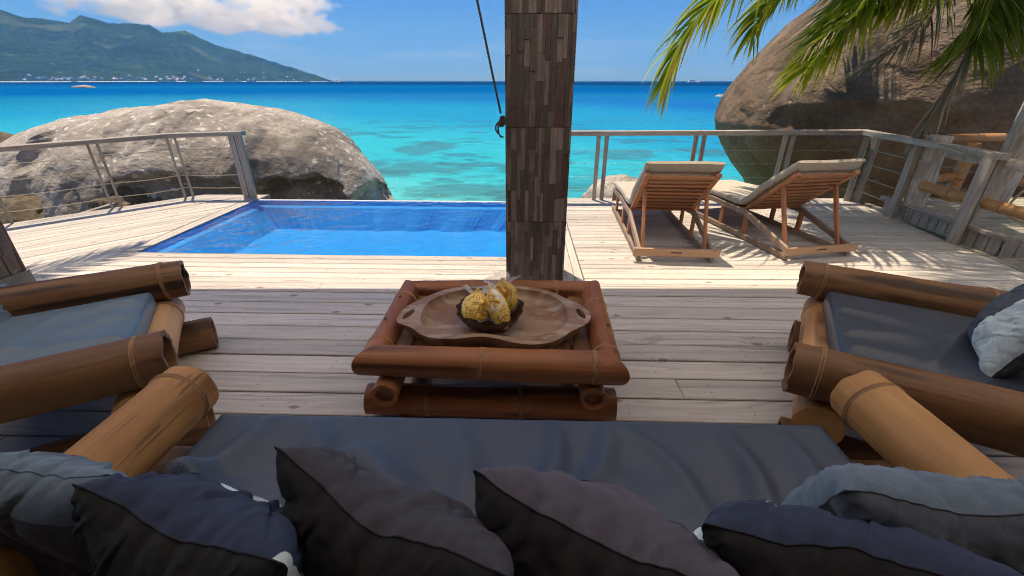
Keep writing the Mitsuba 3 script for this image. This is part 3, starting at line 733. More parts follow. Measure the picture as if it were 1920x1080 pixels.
# log and bamboo balustrade of the walkway
lg = thing('log_balustrade', 'rustic balustrade of pale logs and bamboo rails along the right walkway', 'balustrade')
def log(a, b, r, seed, wob=.012, n=22):
    pts = spline([a, (np.array(a) * .6 + np.array(b) * .4) + rng.normal(0, wob, 3), b], n)
    m = tube(pts, r * (1 + .07 * np.sin(np.linspace(0, 7, n) + seed)), 22)
    v = m[0]; v = v + (meshkit.fbm(v * 9, 3, seed)[:, None] - .5) * .02
    return v, m[1], m[2]


for nm, a, b, r, mt in (('log_post', (4.56, 4.86, .15), (4.56, 4.86, .93), .10, 'log_bark'), ('log_post', (5.50, 4.92, .15), (5.50, 4.92, 2.6), .125, 'log_bark'), ('upper_rail', (4.58, 4.72, .77), (4.50, 3.72, .77), .05, 'log_bark')):
    put3(nm, log(a, b, r, int(r * 1000)), mt, lg, smooth=True)
for nm, a, b, r, nd in (('bamboo_rail', (4.52, 4.80, .41), (4.46, 3.0, .40), .05, (.2, .5, .8)), ('bamboo_post', (5.20, 5.14, .15), (5.22, 5.14, .82), .065, (.4, .85)), ('bamboo_rail', (4.6, 5.12, .86), (5.9, 5.5, .84), .045, (.3, .7)), ('bamboo_rail', (5.5, 4.9, .44), (7.4, 4.7, .46), .05, (.2, .6)), ('bamboo_rail', (4.56, 4.95, .42), (5.3, 5.2, .44), .045, (.5,))):
    pole(nm, a, b, r, nd, 'bamboo_pale', lg, seed=int(a[0] * 100), seg=28)
single('rope', 'pale rope hanging in a loop from the walkway balustrade', 'rope', tube(spline([(4.66, 3.86, .76), (4.63, 3.93, .55), (4.66, 3.98, .32), (4.74, 3.88, .27), (4.80, 3.70, .42), (4.84, 3.58, .74)], 40), .010, 8)[:2], 'rope_pale', smooth=True)

# ------------------------------------------------------------------ roof, pillars, back wall (the photographer stands under a roof)
def pillar(x0, x1, y0, y1, z1, label, fine_z):
    pk = thing('pillar', label, 'pillar')
    put('core', trimesh.creation.box(bounds=[(x0 + .012, y0 + .012, -.1), (x1 - .012, y1 - .012, z1)]), 'pillar_core', pk, smooth=False)
    joint = [z for z in (-.13, .52, 1.17, 1.82, 2.47, 3.1)]
    faces = {'front': [], 'other': []}
    for side in ('front', 'back', 'left', 'right'):
        n0, n1 = (x0, x1) if side in ('front', 'back') else (y0, y1)
        for zi in range(len(joint) - 1):
            za, zb = max(joint[zi], 0) + .0011, min(joint[zi + 1], z1) - .0011
            if zb - za < .02: continue
            u = n0
            while u < n1 - .004:
                w = min(rng.uniform(.017, .046), n1 - u); w = n1 - u if n1 - u - w < .014 else w
                z = za
                while z < zb - .004:
                    l = rng.uniform(.08, .33); l = zb - z if zb - z - l < .06 else l
                    dep = rng.uniform(.002, .0118) if rng.random() < .85 else .012
                    lo, hi = (u + .0006, z + .0006), (u + w - .0006, z + l - .0006)
                    bx = {'front': [(lo[0], y0 + .012 - dep, lo[1]), (hi[0], y0 + .0125, hi[1])], 'back': [(lo[0], y1 - .0125, lo[1]), (hi[0], y1 - .012 + dep, hi[1])],
                          'left': [(x0 + .012 - dep, lo[0], lo[1]), (x0 + .0125, hi[0], hi[1])], 'right': [(x1 - .0125, lo[0], lo[1]), (x1 - .012 + dep, hi[0], hi[1])]}[side]
                    b = trimesh.creation.box(bounds=bx); COUNT[0] += 1
                    m = (np.array(b.vertices), np.array(b.faces), np.tile([[COUNT[0] + .5, zi + .5]], (8, 1)))
                    if side == 'front' and z < fine_z: faces['front'].append(m)
                    else: faces['other'].append(m)
                    z += l
                u += w
    fr = sorted(faces['front'], key=lambda m: -np.prod(np.sort(np.ptp(m[0], axis=0))[1:]))
    for m in fr[:295]: put3('slip', m, 'pillar_slip', pk)
    rest = fr[295:] + faces['other']
    put3('slips', join(rest), 'pillar_slip', pk, kind='stuff')
    return pk


pillar(-.045, .398, 3.08, 3.48, 2.52, 'tall dark pillar clad in narrow vertical wood-like slips between pool and loungers', 2.0)
lp = pillar(-4.18, -3.745, 2.66, 3.09, 2.52, 'slip-clad pillar on a grey plinth at the left edge', .7)
put('plinth', trimesh.creation.box(bounds=[(-4.20, 2.64, 0.001), (-3.732, 3.10, .135)]), 'plinth_stone', lp, smooth=False)
rf = thing('roof', 'unseen timber roof over the patio, its front part a canvas added to let fill light through', 'roof')
put3('beam', bar((-7, 3.28, 2.63), (7.5, 3.28, 2.63), .25, .2), 'ceiling_wood', rf)
RE = 3.80
put('ceiling', trimesh.creation.box(bounds=[(-7, -3, 2.74), (7.5, .55, 2.86)]), 'ceiling_wood', rf, smooth=False)
scene['fill_light_canvas'] = {'type': 'principledthin', 'base_color': rgb(.86, .85, .82), 'roughness': .8, 'diff_trans': 1.42, 'spec_trans': 0.0, 'eta': 1.3}  # unseen canvas, added so sun passing through it brightens the roofed patio
gx, gy = np.meshgrid(np.linspace(-7, 7.5, 60), np.linspace(.55, RE, 20), indexing='ij')
aw = grid_mesh(gx, gy, 2.80 - .03 * np.sin(gx * 3.1) ** 2 * np.sin((gy - .55) / (RE - .55) * math.pi))
put('added_awning', (aw[0], aw[1]), 'fill_light_canvas', rf, smooth=True)
put3('front_batten', bar((-7, RE - .02, 2.765), (7.5, RE - .02, 2.765), .05, .06), 'ceiling_wood', rf)
hb = thing('house_back_wall', 'plastered house wall behind the sofa', 'wall')
put('wall', trimesh.creation.box(bounds=[(-7, -2.4, -.1), (7.5, -2.15, 2.735)]), 'plaster', hb, smooth=False)

cd = single('cord', 'thin dark cord running slantwise down to the central pillar', 'cord', tube(spline([(-.36, 3.05, 2.52), (-.205, 3.03, 1.88), (-.135, 3.03, 1.55), (-.073, 3.05, 1.26)], 30), .007, 8)[:2], 'rope_grey', smooth=True)
kn = [tube(spline([(-.065 + .014 * math.cos(a + k), 3.06 + .016 * math.sin(a * 1.7 + k), 1.21 + .03 * math.sin(a + k * 2)) for a in np.linspace(0, 6, 9)], 40), .006, 7) for k in range(4)] + [tube(spline([(-.075, 3.05, 1.22), (-.09 - .01 * k, 3.045, 1.17), (-.075 + .01 * k, 3.05, 1.11)], 10), .004, 6) for k in range(3)]
single('cord_knot', 'frayed dark knot of cord tied against the central pillar', 'knot', join(kn)[:2], 'rope_grey', smooth=True)
# ------------------------------------------------------------------ upholstery
def cushion(cx, cy, z0, w, d, h, yaw, bsdf, parent, wr, nx=120, ny=70, name='seat_cushion', edge=.035, fade=.001):
    """box cushion with rounded edges and soft wrinkles; wr(x, y) -> extra height"""
    xs = np.linspace(-1, 1, nx); ys = np.linspace(-1, 1, ny)
    Xc, Yc = np.meshgrid(xs, ys, indexing='ij')
    x, y = Xc * w / 2, Yc * d / 2
    ex, ey = w / 2 - np.abs(x), d / 2 - np.abs(y); e = np.minimum(ex, ey)
    rnd = np.where(e < edge, edge - np.sqrt(np.maximum(edge ** 2 - (edge - np.minimum(e, edge)) ** 2, 0)), 0)
    top = h - rnd + wr(x, y) * np.clip(e / .05, 0, 1) * np.clip((d / 2 - y) / fade, .12, 1)
    V = [np.stack([x, y, top], -1).reshape(-1, 3)]; F = []
    i = np.arange(nx - 1)[:, None] * ny; j = np.arange(ny - 1)[None]
    F.append(np.stack([i + j, i + j + ny, i + j + ny + 1, i + j + 1], -1).reshape(-1, 4))
    o = nx * ny
    b = V[0].copy(); b[:, 2] = (rnd * .8).reshape(-1); V.append(b); F.append(F[0][:, ::-1] + o)
    V = np.vstack(V)
    ring = [(k, 0) for k in range(nx)] + [(nx - 1, k) for k in range(1, ny)] + [(k, ny - 1) for k in range(nx - 2, -1, -1)] + [(0, k) for k in range(ny - 2, 0, -1)]
    ids = np.array([a * ny + c for a, c in ring]); nxt = np.roll(ids, -1)
    F.append(np.stack([ids, ids + o, nxt + o, nxt], -1)); F = np.vstack(F)
    uv = V[:, :2].copy()
    c, s = math.cos(yaw), math.sin(yaw)
    P = np.stack([cx + V[:, 0] * c - V[:, 1] * s, cy + V[:, 0] * s + V[:, 1] * c, z0 + V[:, 2]], 1)
    return put(name, (P, F), bsdf, parent, smooth=True, uv=uv)


def folds(seed, amp, dirs):
    def fn(x, y):
        o = 0
        for (px, py, ang, L, wdt, a) in dirs:
            c, s = math.cos(ang), math.sin(ang); u = (x - px) * c + (y - py) * s; v = -(x - px) * s + (y - py) * c + .03 * np.sin(u * 9 + seed)
            o = o + a * np.exp(-(v / (wdt * (1 + .8 * np.clip(u / L, 0, 1)))) ** 2) * np.exp(-(np.clip(u, 0, 9) / L) ** 2) * (u > -.06) * np.clip((u + .06) / .06, 0, 1)
        n = meshkit.fbm(np.stack([x * 3, y * 3, x * 0 + seed], -1), 4, seed) - .5
        return o * amp + n * amp * 1.4
    return fn


_SIM = {}


def cloth_pillow(seed, N=32, steps=85):
    """two square sheets sewn along their rim and blown up: returns front and back grids (N, N, 3) in a 1 x 1 square, z = thickness"""
    if seed in _SIM: return _SIM[seed]
    g = np.random.default_rng(seed)
    I = np.arange(N * N).reshape(N, N); J = I.copy(); inner = np.zeros((N, N), bool); inner[1:-1, 1:-1] = True
    J[inner] = N * N + np.arange((N - 2) ** 2)
    u = np.linspace(-.5, .5, N); U, V = np.meshgrid(u, u, indexing='ij')
    X = np.zeros((N * N + (N - 2) ** 2, 3))
    n_ = lambda s: meshkit.fbm(np.stack([U * 5, V * 5, U * 0 + s], -1), 3, seed) - .5
    X[I.ravel()] = np.stack([U, V, .01 + .01 * n_(1.0)], -1).reshape(-1, 3); X[J[inner]] = np.stack([U, V, -.01 + .01 * n_(5.0)], -1)[inner]
    X[I[~inner], 2] = 0
    h = u[1] - u[0]; groups = []
    for G_, first in ((I, True), (J, False)):
        for a, b, L in ((G_[:-1], G_[1:], h), (G_[:, :-1], G_[:, 1:], h), (G_[:-1, :-1], G_[1:, 1:], h * 2 ** .5), (G_[:-1, 1:], G_[1:, :-1], h * 2 ** .5), (G_[:-2], G_[2:], 2 * h), (G_[:, :-2], G_[:, 2:], 2 * h)):
            for par in ((0, 1) if L < 1.9 * h else (0, 1, 2, 3)):
                ax = 1 if a.shape[1] == N - 1 and a.shape[0] != N - 1 or a.shape[1] == N - 2 and a.shape[0] == N else 0
                st = 2 if L < 1.9 * h else 4
                A_, B_ = (a[par::st], b[par::st]) if ax == 0 else (a[:, par::st], b[:, par::st])
                A_, B_ = A_.ravel(), B_.ravel()
                if not first:
                    k = ~((A_ < N * N) & (B_ < N * N)); A_, B_ = A_[k], B_[k]
                groups.append((A_, B_, L, 1.0 if L < 1.9 * h else .12))
    q = lambda G_: np.vstack([np.c_[G_[:-1, :-1].ravel(), G_[1:, :-1].ravel(), G_[1:, 1:].ravel()], np.c_[G_[:-1, :-1].ravel(), G_[1:, 1:].ravel(), G_[:-1, 1:].ravel()]])
    Fc = np.vstack([q(I), q(J)[:, ::-1]])
    vel = np.zeros_like(X); P0 = g.uniform(.9, 1.1)
    for s in range(steps):
        n = np.cross(X[Fc[:, 1]] - X[Fc[:, 0]], X[Fc[:, 2]] - X[Fc[:, 0]])
        f = np.zeros_like(X)
        for k in range(3):
            for c in range(3): f[:, c] += np.bincount(Fc[:, k], n[:, c], len(X))
        press = .32 * P0 * (1 + .55 * (X[:, 1] + .0))           # fuller towards the bottom
        Y = X + vel * .88 + f * press[:, None]
        for it in range(7):
            for (a, b, L, w) in groups:
                d = Y[b] - Y[a]; l = np.linalg.norm(d, axis=1); e = (l - L) / np.maximum(l, 1e-9) * .5 * w
                e = np.where((l < L) & (w == 1.0), e * .55, e)
                d = d * e[:, None]; Y[a] += d; Y[b] -= d
        vel = Y - X; X = Y
    X = X - X.mean(0)
    from scipy.ndimage import zoom
    out = []
    for G_ in (I, J):
        P = X[G_]; out.append(np.stack([zoom(P[..., c], 3, order=3) for c in range(3)], -1))
    e = np.zeros(out[0].shape[:2], bool); e[0] = e[-1] = True; e[:, 0] = e[:, -1] = True
    out[1][e] = out[0][e]
    _SIM[seed] = out
    return out


def pillow(name, label, TL, TR, height, thick, lean, seed, front, back, group=None, soft_amp=.75):
    """scatter cushion: TL and TR are the two upper corners, it hangs from them leaning backwards"""
    k = thing(name, label, 'cushion', group)
    TL, TR = np.array(TL, float), np.array(TR, float); e = TR - TL; w = np.linalg.norm(e); e /= w
    hn = np.cross(np.array([0, 0, 1.0]), e); hn /= np.linalg.norm(hn)                   # points to the front side
    dn = np.array([0, 0, -math.cos(lean)]) + hn * math.sin(lean); dn -= e * np.dot(dn, e); dn /= np.linalg.norm(dn)
    nf = np.cross(e, dn); nf = nf if np.dot(nf, hn) > 0 else -nf
    A_, B_ = cloth_pillow(40 + seed % 4)
    if (seed // 4) % 2: A_, B_ = [np.stack([-q[::-1, :, 0], q[::-1, :, 1], -q[::-1, :, 2]], -1) for q in (B_, A_)]
    if np.mean(A_[..., 2]) < np.mean(B_[..., 2]): A_, B_ = B_, A_
    N = A_.shape[0]; ex = np.ptp(A_[..., 0]); ey = np.ptp(A_[..., 1]); tz = A_[..., 2].max() - B_[..., 2].min()
    C = (TL + TR) / 2 + dn * height / 2
    out = {}
    for side, P in (('front', A_), ('back', B_)):
        x, y, z = P[..., 0] / ex, P[..., 1] / ey, P[..., 2] / tz
        rr = np.hypot(x, y) * 2; sk = np.where(rr > 1.14, (1.14 + (rr - 1.14) * .62) / np.maximum(rr, 1e-6), 1.0); x, y = x * sk, y * sk
        q = np.stack([x * 2.2, y * 2.2, x * 0 + seed], -1)
        wave = .07 * (meshkit.fbm(q, 3, seed + 9) - .5)
        f_ = meshkit.fbm(np.stack([(x + y) * 5, (x - y) * 1.6, x * 0 + seed + (side == 'back') * 4], -1), 3, seed + 3) - .5
        f2 = meshkit.fbm(np.stack([(x + y) * 1.8, (x - y) * 6, x * 0 + seed + (side == 'back') * 4], -1), 3, seed + 5) - .5
        soft = soft_amp * (.012 * np.exp(-((f_ - .06) / .06) ** 2) - .012 * np.exp(-(f_ / .05) ** 2) + .010 * np.exp(-((f2 - .06) / .06) ** 2) - .010 * np.exp(-(f2 / .05) ** 2)) * np.clip(np.abs(z) / .25, 0, 1) * (1 if side == 'front' else -1)
        out[side] = C + (x * w)[..., None] * e + (y * height)[..., None] * dn + (z * thick * 1.22 + wave + soft)[..., None] * nf + (.02 * np.sin(y * 3 + seed))[..., None] * e
    S, Tq = np.meshgrid(np.linspace(-1, 1, N), np.linspace(-1, 1, N), indexing='ij')
    i = np.arange(N - 1)[:, None] * N; j = np.arange(N - 1)[None]
    Q = np.stack([i + j, i + j + N, i + j + N + 1, i + j + 1], -1).reshape(-1, 4)
    cs = S[:-1, :-1].reshape(-1) * .5 + S[1:, 1:].reshape(-1) * .5; ct = Tq[:-1, :-1].reshape(-1) * .5 + Tq[1:, 1:].reshape(-1) * .5
    for side, mats in (('front', front), ('back', back)):
        P = out[side].reshape(-1, 3); f = Q if np.dot(np.cross(e, dn), nf) * (1 if side == 'front' else -1) > 0 else Q[:, ::-1]
        if isinstance(mats, str): put(side + '_panel', (P, f), mats, k, smooth=True)
        else:
            lab = np.zeros(len(f), int)
            for m_i, (bs, cond) in enumerate(mats[1:], 1): lab[cond(cs, ct)] = m_i
            full = trimesh.Trimesh(P, np.vstack([f[:, [0, 1, 2]], f[:, [0, 2, 3]]]), process=False); lab2 = np.r_[lab, lab]
            for m_i, (bs, _) in enumerate(mats):
                sub = full.submesh([np.where(lab2 == m_i)[0]], append=True) if (lab2 == m_i).any() else None
                if sub is not None: put(side + '_panel', sub, bs, k, smooth=True)
    edge = np.concatenate([out['front'][:, 0], out['front'][-1, 1:], out['front'][::-1, -1][1:], out['front'][0, ::-1][1:]])
    put('seam', tube(edge, .0020, 6, caps=False)[:2], back if isinstance(back, str) else back[0][0], k, smooth=True)
    return k


# ------------------------------------------------------------------ sofa
sofa = thing('sofa', 'long bamboo sofa with dark blue woven seat in the foreground', 'sofa')
SY = math.radians(-1.55)
cushion(.005, .745, .345, 2.0, .75, .105, SY, 'seat_vinyl', sofa, folds(3, .052, [(-.80, .36, -1.9, .5, .035, 1.2), (-.66, .34, -1.25, .55, .04, 1.0), (-.93, .1, -.7, .5, .04, 1.0), (.12, .36, -1.75, .55, .028, 1.3), (.32, .36, -1.1, .4, .02, .9), (.3, .36, -2.0, .5, .03, .8), (.62, .36, -1.5, .55, .03, 1.2), (-.2, .36, -1.4, .4, .03, .7), (-.45, .2, -1.0, .4, .04, .9), (.85, .3, -1.9, .4, .03, .6)]), nx=260, ny=110, fade=.28)
pole('arm', (-1.085, 1.18, .515), (-1.125, .12, .515), .092, (.055, .66), 'bamboo_gold', sofa, seed=1, ragged=.002)
pole('arm', (1.145, 1.15, .515), (1.16, .12, .515), .091, (.07, .7), 'bamboo_gold', sofa, seed=2, ragged=.002)
pole('front_rail', (-1.22, 1.06, .262), (1.26, 1.0, .262), .078, (.2, .45, .7, .9), 'bamboo_brown', sofa, seed=3)
pole('back_rail', (-1.22, .3, .262), (1.26, .24, .262), .078, (.3, .6), 'bamboo_brown', sofa, seed=4)
pole('base_pole', (-1.05, 1.12, .10), (-1.07, .15, .10), .085, (.4,), 'bamboo_brown', sofa, seed=5)
pole('base_pole', (1.10, 1.06, .10), (1.09, .15, .10), .085, (.5,), 'bamboo_brown', sofa, seed=6)
pole('back_post', (-1.05, .27, .58), (-1.06, .12, .86), .06, (.5,), 'bamboo_brown', sofa, seed=7)
pole('back_post', (1.08, .27, .58), (1.09, .12, .86), .06, (.5,), 'bamboo_brown', sofa, seed=8)
pole('back_rail', (-1.15, .2, .72), (1.18, .17, .72), .065, (.3, .6), 'bamboo_brown', sofa, seed=9)

# scatter cushions along the sofa back
PG = None
pillow('scatter_cushion', 'grey-blue cushion at the far left of the sofa back', (-1.19, .66, .80), (-.735, .595, .785), .50, .15, .08, 11, 'cloth_grey', [('cloth_grey', None), ('cloth_charcoal', lambda s, t: t > -.55)])
pillow('scatter_cushion', 'navy and charcoal cushion with pale top edge, second from left on the sofa', (-.80, .555, .805), (-.315, .40, .795), .45, .20, .28, 12, [('cloth_navy', None), ('cloth_pale', lambda s, t: (t > -.42) | (s > .90))], [('cloth_dark', None)])
pillow('scatter_cushion', 'plain charcoal cushion with peaked corner, third from left on the sofa', (-.48, .615, .815), (.03, .375, .79), .46, .20, .25, 13, 'cloth_charcoal', 'cloth_dark')
pillow('scatter_cushion', 'creased plum-grey cushion in the middle right of the sofa', (-.095, .585, .81), (.375, .375, .79), .46, .23, .25, 14, 'cloth_plum', 'cloth_dark')
pillow('scatter_cushion', 'navy cushion with one white corner, nearest at the right of the sofa', (.285, .505, .81), (.80, .37, .79), .46, .20, .28, 15, [('cloth_navy', None), ('cloth_pale', lambda s, t: (t > -.55) & (s < .2))], 'cloth_dark')
pillow('scatter_cushion', 'slate grey cushion tucked behind at the right sofa arm', (.56, .555, .80), (1.06, .51, .80), .45, .21, .28, 16, 'cloth_grey', [('cloth_slate', None), ('cloth_dark', lambda s, t: t > -.62)])

# ------------------------------------------------------------------ armchairs
def armchair(label, far, near, fy, seat_bsdf, fr_far=.14, seed=0, cush_h=.11, prot=.05, tone=('bamboo_brown', 'bamboo_pale')):
    """far, near: front ends of the two arm poles (x, y); fy: direction the chair faces (degrees)"""
    k = thing('armchair', label, 'armchair')
    f = np.array([math.cos(math.radians(fy)), math.sin(math.radians(fy))]); far, near = np.array(far), np.array(near)
    l = far - near; wd = np.linalg.norm(l); l /= wd
    z = lambda p, h: np.r_[p, h]
    D = 1.02
    for nm, e, s in (('arm', far, 1), ('arm', near, 2)): pole(nm, z(e, .45), z(e - f * D, .45), .10, (.09, .75), tone[0], k, seed=seed + s, ragged=.003)
    fc = -.05
    pole('front_rail', z(far + l * .05 + f * (fc - .09), .268), z(near - l * .08 + f * (fc - .09), .268), .086, (.13, .62), tone[1], k, seed=seed + 3, open0=True, open1=False)
    pole('rear_rail', z(far + l * .05 - f * .86, .268), z(near - l * .06 - f * .86, .268), .082, (.3, .7), tone[0], k, seed=seed + 4)
    for e, s in ((far - l * .02, 5), (near + l * .02, 6)): pole('base_pole', z(e + f * prot, .092), z(e - f * .95, .092), .088, (.2, .7), tone[0], k, seed=seed + s)
    for e, s in ((far - l * .17, 9), (near + l * .17, 10)): pole('back_post', z(e - f * .86, .35), z(e - f * 1.02, .84), .06, (.5,), tone[1], k, seed=seed + s)
    pole('back_rail', z(far - l * .02 - f * .99, .75), z(near + l * .02 - f * .99, .75), .06, (.3, .7), tone[1], k, seed=seed + 11)
    for i in range(7):
        e = far - l * wd * (i + 1) / 8
        put3('back_slat', bar(z(e - f * .90, .36), z(e - f * .965, .72), .045, .018, up=np.r_[f, 0]), 'bamboo_brown', k)
    c = (far + near) / 2 - f * (fc * -1 + .13 + .36)
    cushion(c[0], c[1], .335, .78, wd - .205, cush_h, math.atan2(f[1], f[0]), seat_bsdf, k, folds(seed, .02, [(.34, .2, 3.0, .3, .035, 1), (.34, 0.05, 3.3, .25, .03, .9), (.34, -.2, 2.8, .3, .03, 1), (.1, .2, -2.2, .4, .03, .6), (.0, -.1, -2.6, .4, .04, .7)]), nx=100, ny=90, edge=.02)
    return k, f, l


armchair('bamboo armchair with light blue-grey seat at left, turned towards the sea', (-1.84, 2.235), (-1.383, 1.47), 30, 'seat_blue', seed=20)
armchair('bamboo armchair with dark slate seat at right, turned towards the sea', (1.63, 2.24), (1.076, 1.394), 150, 'seat_dark', seed=40, prot=-.04, tone=('bamboo_brown', 'bamboo_gold'))
pillow('scatter_cushion', 'pale blue cushion peeping in on the left armchair', (-2.83, 1.90, .60), (-2.62, 1.54, .60), .42, .16, 1.1, 17, 'cloth_grey', 'cloth_grey')
pillow('scatter_cushion', 'grey cushion with big white triangle on the right armchair', (1.92, 1.22, .83), (2.15, 1.565, .83), .45, .17, .38, 18, [('cloth_slate', None), ('cloth_pale', lambda s, t: (s < -.12 + .12 * t) & (t > -.40)), ('cloth_navy', lambda s, t: (t <= -.40) & (s < .35))], 'cloth_slate', soft_amp=.35)
# ------------------------------------------------------------------ coffee table
tb = thing('coffee_table', 'low brown bamboo coffee table with mitred pole frame', 'table')
FL, FR, BLt, BRt = np.array([-.604, 1.575, .352]), np.array([.408, 1.516, .352]), np.array([-.585, 2.27, .352]), np.array([.455, 2.262, .352])
fx = (FR - FL) / np.linalg.norm(FR - FL); ly = (BLt - FL) / np.linalg.norm(BLt - FL); ry_ = (BRt - FR) / np.linalg.norm(BRt - FR)
pole('frame_pole', FL - fx * .01, FR + fx * .01, .068, (.47, .93), 'bamboo_red', tb, open0=False, open1=False, mitre0=ly * .95, mitre1=-ry_ * .95, seed=60)
pole('frame_pole', FL - ly * .004, BLt + ly * .01, .060, (.16, .8), 'bamboo_red', tb, open0=False, open1=False, mitre0=fx * .95, mitre1=-fx * .95, seed=61)
pole('frame_pole', FR - ry_ * .004, BRt + ry_ * .01, .060, (.12, .7), 'bamboo_red', tb, open0=False, open1=False, mitre0=-fx * .95, mitre1=fx * .95, seed=62)
pole('frame_pole', BLt, BRt, .058, (.35, .8), 'bamboo_red', tb, open0=False, open1=False, mitre0=-ly * .95, mitre1=ry_ * .95, seed=63)
for i, t in enumerate(np.linspace(.09, .91, 9)):
    a, b = FL * (1 - t) + FR * t, BLt * (1 - t) + BRt * t; d = (b - a) / np.linalg.norm(b - a)
    put3('top_slat', bar(a + d * .05 - [0, 0, .012], b - d * .05 - [0, 0, .012], .088, .016, up=(0, 0, 1)), 'bamboo_brown', tb)
for x in (-.545, .345): pole('support_pole', (x, 1.475 if x < 0 else 1.45, .235), (x + .015, 2.3, .235), .056, (.3, .7), 'bamboo_red', tb, seed=int(70 + x * 9), depth=.02)
for y in (1.60, 2.17): pole('base_rail', (-.67, y + .02, .106), (.47, y - .02, .106), .074, (.25, .62), 'bamboo_red', tb, seed=int(y * 30))
for x in (-.50, .31):
    pole('foot', (x, 1.52, .030), (x, 2.26, .030), .028, (.5,), 'bamboo_brown', tb, seed=81)
pg = []
for p in ((-.53, 1.568, .4125), (.33, 1.52, .4125), (-.615, 1.84, .411), (-.60, 2.08, .411), (.456, 1.78, .411), (.458, 2.03, .411), (-.3, 2.27, .408), (.25, 2.265, .408)):
    m = trimesh.creation.icosphere(1, .008); m.apply_scale((1, 1, .6)); m.apply_translation(p); put('peg', m, 'bowl_shell', tb)

# tray
ty = thing('serving_tray', 'oval carved wooden tray with two slotted handles on the coffee table', 'tray')
OUT = [(-.545, 1.83), (-.52, 1.93), (-.45, 2.02), (-.37, 2.095), (-.22, 2.135), (-.05, 2.145), (.10, 2.13), (.21, 2.08), (.285, 2.00), (.355, 1.92), (.375, 1.81), (.335, 1.735), (.27, 1.68), (.20, 1.605), (.09, 1.56), (-.02, 1.58), (-.13, 1.615), (-.24, 1.605), (-.34, 1.615), (-.415, 1.66), (-.47, 1.72), (-.53, 1.755)]


def closed(P, n):
    from scipy.interpolate import CubicSpline
    P = np.array(P + [P[0]]); s = np.r_[0, np.cumsum(np.linalg.norm(np.diff(P, axis=0), axis=1))]
    return CubicSpline(s, P, bc_type='periodic')(np.linspace(0, s[-1], n, endpoint=False))


oc = closed(OUT, 150); cen = np.array([-.085, 1.86])
if Polygon(oc).exterior.is_ccw is False: oc = oc[::-1]
cs = m3.CrossSection([(oc - cen).tolist()])
body = cs.extrude(.075, 6, 0, (1.13, 1.13)).scale((.885, .885, 1))
a = np.linspace(0, 2 * math.pi, 120, endpoint=False)
bas = np.stack([np.sign(np.cos(a)) * np.abs(np.cos(a)) ** .8 * .352, np.sign(np.sin(a)) * np.abs(np.sin(a)) ** .8 * .252], 1)
bas[:, 1] += np.where(bas[:, 1] < 0, .035 * np.exp(-((bas[:, 0] + .06) / .1) ** 2), 0)
zz_ = np.r_[.020, .0205, .0225, .026, .031, .037, .044, .052, .061, .072, .12]; sc_ = np.r_[.55, .70, .80, .87, .915, .945, .965, .98, .992, 1.0, 1.02]
nb = len(bas); lv = np.vstack([np.c_[bas * k_, np.full(nb, z_)] for k_, z_ in zip(sc_, zz_)] + [[[0, 0, .0198], [0, 0, .12]]])
lf = [t for q in range(len(sc_) - 1) for e in range(nb) for t in ((q * nb + e, q * nb + (e + 1) % nb, (q + 1) * nb + (e + 1) % nb), (q * nb + e, (q + 1) * nb + (e + 1) % nb, (q + 1) * nb + e))]
lf += [(len(lv) - 2, (e + 1) % nb, e) for e in range(nb)] + [(len(lv) - 1, (len(sc_) - 1) * nb + e, (len(sc_) - 1) * nb + (e + 1) % nb) for e in range(nb)]
cut = m3.Manifold(m3.Mesh(lv.astype(np.float32), np.array(lf, np.uint32)))
slot = m3.CrossSection([np.stack([np.cos(a) * .017, np.sin(a) * .05], 1).tolist()]).extrude(.2).translate((0, 0, -.05))
body = body - cut - slot.rotate((0, 0, -18)).translate((-.415, -.02, 0)) - slot.rotate((0, 0, 12)).translate((.418, -.015, 0))
q = body.refine_to_length(.02).to_mesh(); v = q.vert_properties[:, :3].copy(); v[:, 2] += (meshkit.fbm(v * 9, 3, 2) - .5) * .004 + .006 * np.cos(v[:, 0] * 7)
TM = trimesh.Trimesh(v + [cen[0], cen[1], .366], q.tri_verts, process=False); TM = trimesh.graph.smooth_shade(TM, angle=math.radians(42), facet_minarea=None)
put('dish', TM, 'tray_wood', ty, smooth=True, uv=np.stack([TM.vertices[:, 0] * .8, TM.vertices[:, 1] * .5 + TM.vertices[:, 2] * .4 + 5], 1))

# bowl and the bags of chips
BC = np.array([-.105, 1.83, .387])
pr = [(.0, .0), (.05, .001), (.09, .012), (.125, .035), (.150, .070), (.158, .092), (.155, .093), (.145, .070), (.12, .040), (.08, .02), (.0, .014)]
bv = trimesh.creation.revolve(np.array(pr), sections=90); v = np.array(bv.vertices); th = np.arctan2(v[:, 1], v[:, 0]); rr_ = np.hypot(v[:, 0], v[:, 1])
fl = np.clip(v[:, 2] / .09, 0, 1)
v[:, :2] *= (1 + .035 * fl * np.sin(th * 17) + .02 * fl * np.sin(th * 31 + 1))[:, None]; v[:, 2] += fl * (.010 * np.sin(th * 3 + 1) + .007 * np.sin(th * 11))
single('bowl', 'small dark glossy crinkled bowl in the middle of the tray', 'bowl', trimesh.Trimesh(v + BC, bv.faces, process=False), 'bowl_shell', smooth=True)


